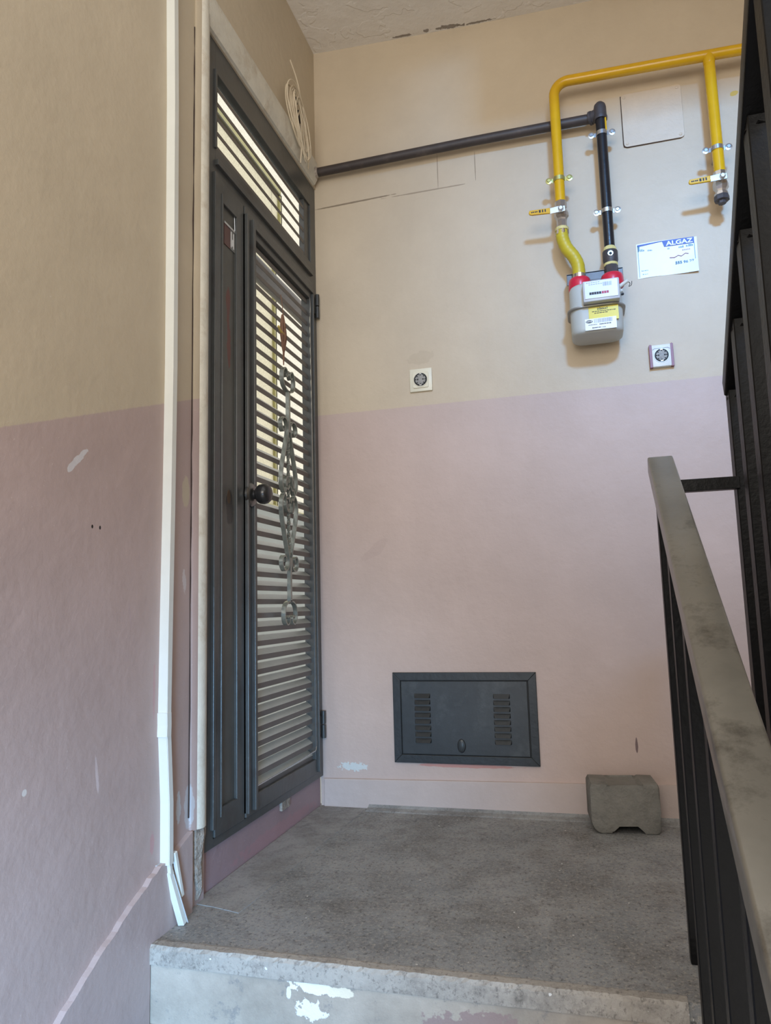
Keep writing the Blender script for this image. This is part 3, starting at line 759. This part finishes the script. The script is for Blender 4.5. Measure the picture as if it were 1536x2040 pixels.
# yellow hose to the meter
gh = thing('gas_hose', 'short yellow gas hose bending from the left valve down to the meter', 'hose', (0.92, YG, 1.70))
bm = BM(); sp = spline([(0.892, YG, 1.872), (0.893, YG, 1.846), (0.904, YG, 1.812), (0.924, YG, 1.780), (0.936, YG, 1.748), (0.9375, YG, 1.705)], 7)
tube(bm, sp, [0.0205 + 0.0005 * math.cos(i * 2.2) for i in range(len(sp))], 18); obj('hose_sleeve', bm, M_yelhose, gh, smooth=True)
bm = BM(); lathe(bm, [(0, 0.0215), (0.006, 0.0225), (0.010, 0.0215)], (0.892, YG, 1.884), (0, 0, -1), 18); obj('thread_seal', bm, M_seal, gh, smooth=True)
bm = BM(); lathe(bm, [(0, 0.0225), (0.014, 0.0225)], (0.892, YG, 1.874), (0, 0, -1), 6)
obj('hose_ferrule', bm, M_chrome, gh)
bm = BM(); lathe(bm, [(0, 0.0212), (0.03, 0.0212)], (0.9375, YG, 1.715), (0, 0, -1), 18); obj('hose_ferrule', bm, M_chrome, gh)

# black pipe
YB = -0.068
bp = thing('black_gas_pipe', 'old black gas pipe along the back wall turning down to the meter', 'pipe', (0.6, YB, 1.72))
bm = BM()
tube(bm, [(0.002, -0.040, 2.277), (0.3, -0.040, 2.280), (0.6, -0.041, 2.282), (1.015, -0.046, 2.277)], 0.0165, 16)
obj('horizontal_run', bm, M_blackold, bp, smooth=True)
bm = BM(); lathe(bm, [(0, 0.034), (0.006, 0.031), (0.016, 0.022), (0.026, 0.0175)], (0.001, -0.040, 2.277), (1, 0, 0), 14); obj('wall_collar', bm, M_rot, bp, smooth=True)
bm = BM(); tube(bm, [(1.038, YB, 2.27), (1.0385, YB, 1.80)], 0.0168, 18); obj('vertical_run', bm, M_black, bp, smooth=True)
bm = BM()
lathe(bm, [(-0.028, 0.0215), (-0.020, 0.0225), (-0.012, 0.0205), (0.014, 0.0205), (0.026, 0.018), (0.034, 0.011), (0.037, 0.003)], (1.038, YB, 2.278), (0, 0, 1), 18)
tube(bm, [(1.036, YB + 0.004, 2.278), (1.012, -0.050, 2.277)], [0.019, 0.0205], 16); tube(bm, [(1.012, -0.050, 2.277), (1.004, -0.047, 2.277)], 0.0225, 16)
obj('elbow', bm, M_malle, bp, smooth=True)
bm = BM(); box(bm, 1.050, 1.0555, YB - 0.012, YB + 0.004, 2.205, 2.252, 0.002); obj('yellow_tape', bm, M_yel, bp)
clamp(bp, 1.038, YB, 2.200, 0.0168, M_zinc); clamp(bp, 1.038, YB, 1.926, 0.0168, M_zinc)
bm = BM(); lathe(bm, [(0, 0.0165), (0.004, 0.0195), (0.012, 0.0215), (0.016, 0.0215)], (1.0385, YB, 1.803), (0, 0, -1), 18)
obj('thread_seal', bm, M_seal, bp, smooth=True)
bm = BM(); lathe(bm, [(0, 0.0222), (0.010, 0.0222)], (1.0385, YB, 1.745), (0, 0, -1), 18); obj('thread_seal', bm, M_seal, bp, smooth=True)
bm = BM(); lathe(bm, [(0, 0.0225), (0.004, 0.0242), (0.032, 0.0242), (0.038, 0.0222), (0.044, 0.0215)], (1.0385, YB, 1.788), (0, 0, -1), 18)
lathe(bm, [(0, 0.0215), (0.02, 0.0215), (0.034, 0.0215)], (1.0385, YB - 0.008, 1.734), (0, 0, -1), 8)
un = obj('union', bm, M_malle, bp, smooth=True)
bm = BM(); lathe(bm, [(0.0, 0.0085), (0.003, 0.0085)], (1.0385, YB - 0.0235, 1.770), (0, -1, 0), 16); obj('test_point', bm, M_zinc, bp)
bm = BM(); lathe(bm, [(0.0, 0.0050), (0.004, 0.0050)], (1.0385, YB - 0.0235, 1.769), (0, -1, 0), 12); obj('test_screw', bm, M_dark, bp)

# meter
gm = thing('gas_meter', 'grey diaphragm gas meter with red caps and yellow and white stickers', 'gas meter', (0.98, -0.09, 1.495))
MX0, MX1, MYB, MYF = 0.902, 1.062, -0.022, -0.152
def rrect(x0, x1, y0, y1, r, n=6):
    out = []
    for cx, cy, a0 in ((x1 - r, y1 - r, 0), (x0 + r, y1 - r, PI / 2), (x0 + r, y0 + r, PI), (x1 - r, y0 + r, 1.5 * PI)):
        for k in range(n + 1): a = a0 + PI / 2 * k / n; out.append((cx + r * math.cos(a), cy + r * math.sin(a)))
    return out
def stack(bm, secs):
    rings = []
    for ins, z in secs:
        rings.append([bm.verts.new((x, y, z)) for x, y in rrect(MX0 + ins, MX1 - ins, MYF + ins, MYB - ins, 0.038 - ins * 0.6)])
    n = len(rings[0])
    for A, B in zip(rings, rings[1:]):
        for k in range(n): bm.faces.new([A[k], A[(k + 1) % n], B[(k + 1) % n], B[k]])
    bm.faces.new(rings[0][::-1]); bm.faces.new(rings[-1])
bm = BM()
stack(bm, [(0.014, 1.494), (0.006, 1.496), (0.002, 1.501), (0.001, 1.510), (0.0, 1.575), (0.0, 1.60), (0.001, 1.646), (0.005, 1.655), (0.012, 1.660), (0.025, 1.662)])
obj('meter_case', bm, M_meter, gm, smooth=True)
bm = BM(); stack(bm, [(-0.006, 1.5735), (-0.0085, 1.5745), (-0.0085, 1.5785), (-0.006, 1.5795)])
obj('case_seam', bm, M_flange, gm, smooth=True)
bm = BM(); box(bm, 0.944, 1.053, -0.184, -0.148, 1.580, 1.648, 0.004, 2); rg = obj('register', bm, M_meterbox, gm, smooth=True)
bm = BM(); box(bm, 0.949, 1.048, -0.1862, -0.184, 1.588, 1.644, 0.001); dp = obj('dial_plate', bm, M_lilac, rg)
bm = BM(); FY = -0.1866
for k in range(5): box(bm, 0.963 + k * 0.0072, 0.9695 + k * 0.0072, FY, -0.186, 1.600, 1.608)
obj('counter_digits', bm, M_ink, rg)
bm = BM()
for k in range(3): box(bm, 0.9995 + k * 0.0072, 1.006 + k * 0.0072, FY, -0.186, 1.600, 1.608)
obj('counter_decimals', bm, M_inkred, rg)
bm = BM(); random.seed(3)
x = 1.004
while x < 1.030:
    w = random.choice((0.0008, 0.0014, 0.002)); box(bm, x, x + w, FY, -0.186, 1.624, 1.637); x += w + random.choice((0.001, 0.0016))
for r_, z in ((0.955, 1.638), (0.962, 1.632)):
    for k in range(6): box(bm, r_ + k * 0.007, r_ + 0.005 + k * 0.007, FY, -0.186, z, z + 0.0018)
obj('dial_print', bm, M_inkgrey, rg, kind='stuff')
# red caps
for x in (0.9375, 1.0385):
    bm = BM(); lathe(bm, [(-0.024, 0.0345), (-0.018, 0.0362), (0.004, 0.0350), (0.014, 0.0330), (0.018, 0.029), (0.019, 0.021)], (x, YG, 1.682), (0, 0, 1), 28)
    obj('seal_cap', bm, M_red, gm, smooth=True)
bm = BM(); box(bm, 0.898, 1.074, -0.07, -0.066, 1.690, 1.728, 0.001); box(bm, 0.898, 1.074, -0.07, 0.0, 1.724, 1.728); box(bm, 0.972, 1.004, -0.095, -0.06, 1.645, 1.690, 0.002)
obj('mounting_bracket', bm, M_bracket, gm)
# stickers on the lower case
bm = BM(); box(bm, 0.958, 1.047, -0.1536, -0.1518, 1.527, 1.572); yl = obj('yellow_sticker', bm, M_yelpaper, gm)
bm = BM(); box(bm, 0.945, 1.039, -0.1550, -0.1536, 1.499, 1.5355); wlb = obj('white_sticker', bm, M_paper, gm)
text('sticker_heading', 'DİKKAT', 0.0085, (1.0, -0.1540, 1.565), yl, M_ink)
bm = BM()
for z, a, b in ((1.557, 0.968, 1.032), (1.5515, 0.975, 1.012),):
    x = a
    while x < b:
        w = random.uniform(0.003, 0.008); box(bm, x, x + w, -0.1541, -0.1535, z, z + 0.002); x += w + 0.0015
obj('sticker_print', bm, M_ink, yl, kind='stuff')
bm = BM()
lathe(bm, [(0, 0.006), (0.0006, 0.006)], (0.958, -0.155, 1.5265), (0, -1, 0), 16)
bmesh.ops.scale(bm, vec=(1.75, 1, 0.8), verts=bm.verts, space=Matrix.Translation((-0.958, 0.155, -1.5265)))
obj('logo_oval', bm, M_ink, wlb)
bm = BM()
for k in range(4): box(bm, 0.950 + k * 0.0045, 0.9525 + k * 0.0045, -0.1561, -0.1556, 1.5245, 1.5285)
obj('logo_lettering', bm, M_paper, wlb)
bm = BM(); x = 0.973
while x < 1.026:
    w = random.choice((0.0007, 0.0012, 0.002)); box(bm, x, x + w, -0.1555, -0.1549, 1.5205, 1.5335); x += w + random.choice((0.0012, 0.0018))
obj('barcode', bm, M_inkgrey, wlb, kind='stuff')
bm = BM()
for z, a, b, h in ((1.5145, 0.955, 0.982, 0.0018), (1.514, 0.988, 1.020, 0.003), (1.504, 0.966, 0.992, 0.003), (1.504, 0.996, 1.006, 0.002)):
    x = a
    while x < b:
        w = random.uniform(0.0015, 0.004); box(bm, x, x + w, -0.1555, -0.1549, z, z + h); x += w + 0.0012
obj('sticker_print', bm, M_ink, wlb, kind='stuff')
# sealed side ports
bm = BM()
tube(bm, [(1.052, -0.12, 1.640), (1.082, -0.13, 1.655)], 0.006, 10); tube(bm, [(1.050, -0.12, 1.626), (1.066, -0.125, 1.627)], 0.006, 8)
obj('pulse_port', bm, M_white, gm, smooth=True)
bm = BM()
tube(bm, spline([(1.078, -0.13, 1.655), (1.088, -0.13, 1.645), (1.084, -0.13, 1.635), (1.092, -0.128, 1.640), (1.094, -0.128, 1.652)], 4), 0.001, 5)
box(bm, 1.060, 1.068, -0.13, -0.12, 1.612, 1.618, 0.002)
obj('seal_wire', bm, M_ink, gm)

# ================================================================== OTHER WALL FITTINGS
# cover plate
cp = thing('cover_plate', 'square blank cover plate painted over, between the pipe drops', 'cover plate', (1.207, 0, 2.177))
bm = BM(); prism(bm, [(x, z) for x, z in rrect(1.111, 1.303, 2.178, 2.371, 0.012, 4)], 'Y', -0.0045, 0.002, 0.0015)
obj('plate', bm, M_cover, cp)
bm = BM()
tube(bm, [(1.1105, -0.003, 2.365), (1.1105, -0.003, 2.19), (1.112, -0.003, 2.181), (1.121, -0.003, 2.177), (1.29, -0.003, 2.177), (1.300, -0.003, 2.181)], [0.0014, 0.0018, 0.0018, 0.0015, 0.0010, 0.0004], 6)
obj('edge_crack', bm, M_crack, cp)
for x, z in ((1.122, 2.19), (1.290, 2.19), (1.290, 2.358), (1.122, 2.358)):
    bm = BM(); lathe(bm, [(0, 0.005), (0.0015, 0.005), (0.0022, 0.003)], (x, -0.0045, z), (0, -1, 0), 10); box(bm, x - 0.0035, x + 0.0035, -0.0072, -0.006, z - 0.0007, z + 0.0007); obj('screw', bm, M_cover, cp)
# service sticker
ss = thing('service_sticker', 'white paper gas service sticker with blue heading, peeling at the corner', 'sticker', (1.218, 0, 1.708))
bm = BM(); nx, nz = 16, 8; g = []
for i in range(nx + 1):
    row = []
    for j in range(nz + 1):
        u, v = i / nx, j / nz
        lift = 0.010 * max(0, u - 0.45) ** 1.6 * max(0, 0.45 - v) * 5 + 0.0008 * math.sin(u * 9) * (1 - v)
        row.append(bm.verts.new((1.126 + 0.186 * u - 0.002 * (1 - v), -0.0012 - lift, 1.7095 + 0.120 * v + 0.002 * math.sin(u * 5))))
    g.append(row)
for i in range(nx):
    for j in range(nz): bm.faces.new([g[i][j], g[i + 1][j], g[i + 1][j + 1], g[i][j + 1]])
r = bmesh.ops.extrude_face_region(bm, geom=bm.faces[:]); bmesh.ops.translate(bm, vec=(0, 0.0008, 0), verts=[v for v in r['geom'] if isinstance(v, bmesh.types.BMVert)])
obj('paper', bm, M_paper, ss, smooth=True)
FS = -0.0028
bm = BM(); prism(bm, [(1.212, 1.808), (1.3035, 1.8075), (1.3035, 1.828), (1.206, 1.829)], 'Y', FS, -0.0008); prism(bm, [(1.129, 1.820), (1.206, 1.8275), (1.206, 1.8295), (1.129, 1.826)], 'Y', FS, -0.0008)  # band and heading left out on the left to imitate glare over the print
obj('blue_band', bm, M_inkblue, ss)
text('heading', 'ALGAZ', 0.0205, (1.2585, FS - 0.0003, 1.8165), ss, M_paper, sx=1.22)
bm = BM(); box(bm, 1.1295, 1.1308, FS, -0.001, 1.714, 1.822); box(bm, 1.3025, 1.304, FS, -0.001, 1.722, 1.808); prism(bm, [(1.130, 1.822), (1.136, 1.820), (1.134, 1.806), (1.130, 1.800)], 'Y', FS, -0.001)
obj('border_line', bm, M_inkteal, ss, kind='stuff')
bm = BM(); random.seed(11)
for z, a, b, h in ((1.803, 1.136, 1.150, 0.010), (1.801, 1.160, 1.174, 0.005), (1.797, 1.256, 1.270, 0.006), (1.798, 1.278, 1.299, 0.008), (1.722, 1.140, 1.156, 0.003), (1.734, 1.137, 1.155, 0.004), (1.798, 1.222, 1.2255, 0.008)):
    x = a
    while x < b:
        w = random.uniform(0.0012, 0.003); box(bm, x, x + w, FS, -0.001, z, z + h * random.uniform(0.4, 1)); x += w + random.uniform(0.001, 0.002)
obj('small_print', bm, M_inkteal, ss, kind='stuff')
bm = BM()
tube(bm, [(1.226, -0.0028, 1.768), (1.240, -0.0028, 1.766), (1.252, -0.003, 1.772), (1.262, -0.003, 1.768), (1.274, -0.003, 1.776), (1.284, -0.003, 1.773)], 0.0011, 5)
x = 1.264
for k in range(5): box(bm, 1.266 + k * 0.005, 1.2695 + k * 0.005, FS, -0.001, 1.787, 1.790)
obj('signature_line', bm, M_inkrose, ss)
text('phone_number', '555 96 27', 0.0125, (1.270, FS - 0.0006, 1.7465), ss, M_inkteal, sx=1.12)

# sockets
def socket(name, label, x0, x1, z0, z1, pink):
    t = thing(name, label, 'socket', ((x0 + x1) / 2, 0, z0), 'wall sockets on the back wall')
    xc, zc = (x0 + x1) / 2, (z0 + z1) / 2
    if not pink:
        bm = BM(); box(bm, x0, x1, -0.009, 0.002, z0, z1, 0.0025, 2); obj('frame', bm, M_sock, t, smooth=True)
        bm = BM(); prism(bm, rrect(x0 + 0.012, x1 - 0.012, z0 + 0.012, z1 - 0.012, 0.006, 4), 'Y', -0.0125, -0.007, 0.001); fc = obj('face', bm, M_sock, t); f = -0.0125; sm = M_sock
    else:
        bm = BM()
        for a, b in ((x0, x0 + 0.0085), (x1 - 0.0085, x1)):
            bm = BM(); prism(bm, [(a, z0), (b, z0), (b, z1), ((a + b) / 2, z1 + 0.003), (a, z1)], 'Y', -0.016, 0.002, 0.001)
            obj('side_rim', bm, M_sockp, t)
        bm = BM(); box(bm, x0 + 0.008, x1 - 0.008, -0.018, 0.002, z0 + 0.001, z1 - 0.001, 0.002, 2); fc = obj('face', bm, M_sockw, t, smooth=True); f = -0.018; sm = M_sockw
        bm = BM(); tube(bm, [(x0 + 0.010, f, z1 - 0.017), (x0 + 0.016, f, z1 - 0.013), (x1 - 0.016, f, z1 - 0.013), (x1 - 0.010, f, z1 - 0.017)], 0.0009, 6); obj('groove', bm, M_inkgrey, t)
    R = 0.0235 if not pink else 0.0215
    bm = BM()   # raised rim round the well
    lathe(bm, [(0, R + 0.003), (0.0015, R + 0.002), (0.0015, R), (-0.001, R - 0.0005)], (xc, f, zc), (0, -1, 0), 28)
    obj('well_rim', bm, sm, t, smooth=True)
    bm = BM(); lathe(bm, [(0, R), (0.0018, R)], (xc, f, zc), (0, -1, 0), 28); obj('well', bm, M_dark, t)
    bm = BM(); seg = 8
    for k in range(seg):
        a0 = 2 * PI * k / seg + 0.12; a1 = 2 * PI * (k + 1) / seg - 0.12
        pts = [(xc + rr * math.cos(a), zc + rr * math.sin(a)) for rr, aa in ((R * 0.80, (a0, a1)), ) for a in aa]
        pts += [(xc + R * 0.1 * math.cos(a), zc + R * 0.1 * math.sin(a)) for a in (a1, a0)]
        prism(bm, pts, 'Y', f - 0.0032, f - 0.0015)
    lathe(bm, [(0.0015, R * 0.62), (0.0034, R * 0.60)], (xc, f, zc), (0, -1, 0), 20)
    ins = obj('insert', bm, M_socket_in, t)
    for s in (-1, 1):
        bm = BM(); lathe(bm, [(0.003, 0.0026), (0.0042, 0.0026)], (xc + s * 0.0095, f, zc), (0, -1, 0), 10); obj('pin_hole', bm, M_dark, t)
    for s in (-1, 1):
        bm = BM(); box(bm, xc - 0.004, xc + 0.004, f - 0.0042, f - 0.001, zc + s * R * 0.86 - 0.002, zc + s * R * 0.86 + 0.002, 0.0006); obj('earth_clip', bm, M_zinc, t)
    return t
socket('wall_socket', 'square cream wall socket on the beige paint between the louvred door and the meter', 0.344, 0.424, 1.406, 1.488, False)
socket('wall_socket', 'white wall socket with mauve painted sides below the gas sticker', 1.140, 1.213, 1.401, 1.475, True)

# access hatch
ah = thing('access_hatch', 'black steel access hatch with louvres set low in the mauve wall', 'hatch', (0.489, 0, 0.150))
hx0, hx1, hz0, hz1, fw = 0.252, 0.727, 0.150, 0.442, 0.026
def bar(pts, y0=-0.010, y1=0.003):
    bm = BM(); prism(bm, pts, 'Y', y0, y1, 0.0012); return bm
obj('frame_bar', bar([(hx0, hz1), (hx1, hz1), (hx1 - fw, hz1 - fw), (hx0 + fw, hz1 - fw)]), M_hatchf, ah)
obj('frame_bar', bar([(hx0, hz0), (hx1, hz0), (hx1 - fw, hz0 + fw), (hx0 + fw, hz0 + fw)]), M_hatchf, ah)
obj('frame_bar', bar([(hx0, hz0), (hx0, hz1), (hx0 + fw, hz1 - fw), (hx0 + fw, hz0 + fw)]), M_hatchf, ah)
obj('frame_bar', bar([(hx1, hz0), (hx1, hz1), (hx1 - fw, hz1 - fw), (hx1 - fw, hz0 + fw)]), M_hatchf, ah)
bm = BM(); box(bm, hx0 + 0.02, hx1 - 0.02, -0.002, 0.002, hz0 + 0.02, hz1 - 0.02); obj('backing', bm, M_dark, ah)
bm = BM(); box(bm, hx0 + fw + 0.002, hx1 - fw - 0.004, -0.0055, -0.001, hz0 + fw + 0.002, hz1 - fw - 0.003, 0.001); hd = obj('hatch_door', bm, M_hatch, ah)
for c in (0.352, 0.614):
    for k in range(8):
        z = 0.365 - k * 0.0206
        bm = bmesh.new(); w = 0.027
        ys = -0.0055; d = 0.0085
        # pressed louvre: hood rising outward and open on the under side
        v = [bm.verts.new(p) for p in ((c - w, ys, z + 0.008), (c + w, ys, z + 0.008), (c - w * 0.86, ys - d, z - 0.006), (c + w * 0.86, ys - d, z - 0.006), (c - w, ys, z - 0.006), (c + w, ys, z - 0.006), (c - w * 0.86, ys - d + 0.001, z - 0.0065), (c + w * 0.86, ys - d + 0.001, z - 0.0065))]
        for q in ((0, 1, 3, 2), (0, 2, 4), (1, 5, 3), (2, 3, 5, 4), (0, 4, 5, 1)): bm.faces.new([v[i] for i in q])
        for vv in v[6:]: bm.verts.remove(vv)
        obj('hatch_louvre', bm, M_hatchf, hd)
bm = BM(); lathe(bm, [(0, 0.017), (0.004, 0.016), (0.006, 0.013)], (0.478, -0.0055, 0.207), (0, -1, 0), 24)
bmesh.ops.scale(bm, vec=(0.82, 1, 1.3), verts=bm.verts, space=Matrix.Translation((-0.478, 0, -0.207)))
lk = obj('lock', bm, M_hatch, hd, smooth=True)
bm = BM()
for dx in (-0.005, 0.0, 0.005): box(bm, 0.4775 + dx, 0.4790 + dx, -0.0125, -0.011, 0.192, 0.222)
obj('lock_grip', bm, M_hatchf, hd)

# concrete block
bm = BM()
bx0, bx1 = 0.868, 1.062; bt = 0.138
outl = [(bx0 + 0.008, 0.012), (bx0 + 0.018, 0.003), (bx0 + 0.028, 0.0), (0.925, 0.0), (0.931, 0.008), (0.942, 0.027), (1.000, 0.028), (1.012, 0.008), (1.016, 0.0), (bx1 - 0.012, 0.0), (bx1 - 0.002, 0.008), (bx1, 0.06), (bx1, bt - 0.012), (bx1 - 0.004, bt), (bx1 - 0.045, bt + 0.001), (bx1 - 0.055, bt - 0.008), (bx0 + 0.065, bt - 0.009), (bx0 + 0.05, bt - 0.001), (bx0 + 0.006, bt), (bx0, bt - 0.010), (bx0, 0.03)]
prism(bm, outl, 'Y', -0.142, -0.016, 0.006)
# turn it slightly so its left end stands further out, as it lies on the floor
bmesh.ops.rotate(bm, cent=(0.965, -0.08, 0), matrix=Matrix.Rotation(math.radians(5.5), 3, 'Z'), verts=bm.verts)
bmesh.ops.translate(bm, vec=(0, -0.006, 0.0), verts=bm.verts)
cb = obj('concrete_block', bm, M_conc, origin=(0.965, -0.086, 0), smooth=True)
tag(cb, 'grey concrete paving block with notched foot standing against the back skirting', 'concrete block')

# ================================================================== RAILINGS
def rect_tube(bm, a, b, w, h, bev=0.004):
    # rectangular tube whose top centre line runs a -> b
    a = Vector(a); b = Vector(b); t = (b - a).normalized(); s = t.cross(Vector((0, 0, 1))).normalized(); u = s.cross(t).normalized()
    prof = []
    for cx, cz, a0 in ((w / 2 - bev, -bev, 0), (-w / 2 + bev, -bev, PI / 2), (-w / 2 + bev, -h + bev, PI), (w / 2 - bev, -h + bev, 1.5 * PI)):
        for k in range(4): an = a0 + PI / 2 * k / 3; prof.append((cx + bev * math.cos(an), cz + bev * math.sin(an)))
    A = [bm.verts.new(a + s * x + u * z) for x, z in prof]; B = [bm.verts.new(b + s * x + u * z) for x, z in prof]
    n = len(prof)
    for k in range(n): bm.faces.new([A[k], A[(k + 1) % n], B[(k + 1) % n], B[k]])
    bm.faces.new(A[::-1]); bm.faces.new(B)
lr = thing('stair_railing', 'near stair railing with flat worn steel handrail and black bars', 'railing', (1.05, -1.2, -0.05))
E0 = Vector((1.0625, -0.872, 0.952)); D0 = Vector((-0.0344, -1.0, -0.5314))
bm = BM(); rect_tube(bm, E0, E0 + D0 * 1.85, 0.049, 0.036); obj('handrail', bm, M_rail, lr, smooth=True)
def baluster(bm, x, y, zb, zt, w):
    box(bm, x - w / 2, x + w / 2, y - w / 2, y + w / 2, zb, zt, 0.0015, 1)
for k in range(8):
    y = -0.90 - 0.2 * k; s = -0.872 - y; c = E0 + D0 * s
    bm = BM(); zb = 0.0 if k == 0 else -0.14 - 0.515 * max(0, -1.05 - y)
    baluster(bm, c.x - 0.003, y, zb, c.z - 0.034, 0.025)
    lathe(bm, [(0, 0.016), (0.006, 0.015)], (c.x - 0.003, y, c.z - 0.046), (0, 0, 1), 10)
    obj('baluster', bm, M_bar, lr)
    if k:
        bm = BM(); box(bm, 0.98, c.x, y - 0.02, y + 0.02, zb + 0.01, zb + 0.03); 
        obj('fixing_lug', bm, M_bar, lr)
bm = BM(); box(bm, 1.06, 1.200, -0.908, -0.886, 0.872, 0.896, 0.001); obj('link_bar', bm, M_bar, lr)

ur = thing('stair_railing', 'far black stair railing of the flight going up at the right edge', 'railing', (1.2, -1.2, 0.0))
E1 = Vector((1.2165, -0.868, 1.098)); D1 = Vector((-0.079, -1.0, 0.515))
bm = BM(); rect_tube(bm, E1, E1 + D1 * 1.5, 0.050, 0.040); obj('handrail', bm, M_bar, ur, smooth=True)
for k in range(9):
    y = -0.885 - 0.165 * k; s = -0.868 - y; c = E1 + D1 * s
    bm = BM(); zb = 0.0 if k == 0 else 0.515 * max(0, -0.95 - y) - 0.06
    baluster(bm, c.x - 0.004, y, zb, c.z - 0.036, 0.032)
    lathe(bm, [(0, 0.018), (0.006, 0.016)], (c.x - 0.004, y, c.z - 0.052), (0, 0, 1), 10)
    obj('baluster', bm, M_bar, ur)
    if k:
        bm = BM(); box(bm, c.x, 1.26, y - 0.02, y + 0.02, zb + 0.02, zb + 0.04); obj('fixing_lug', bm, M_bar, ur)
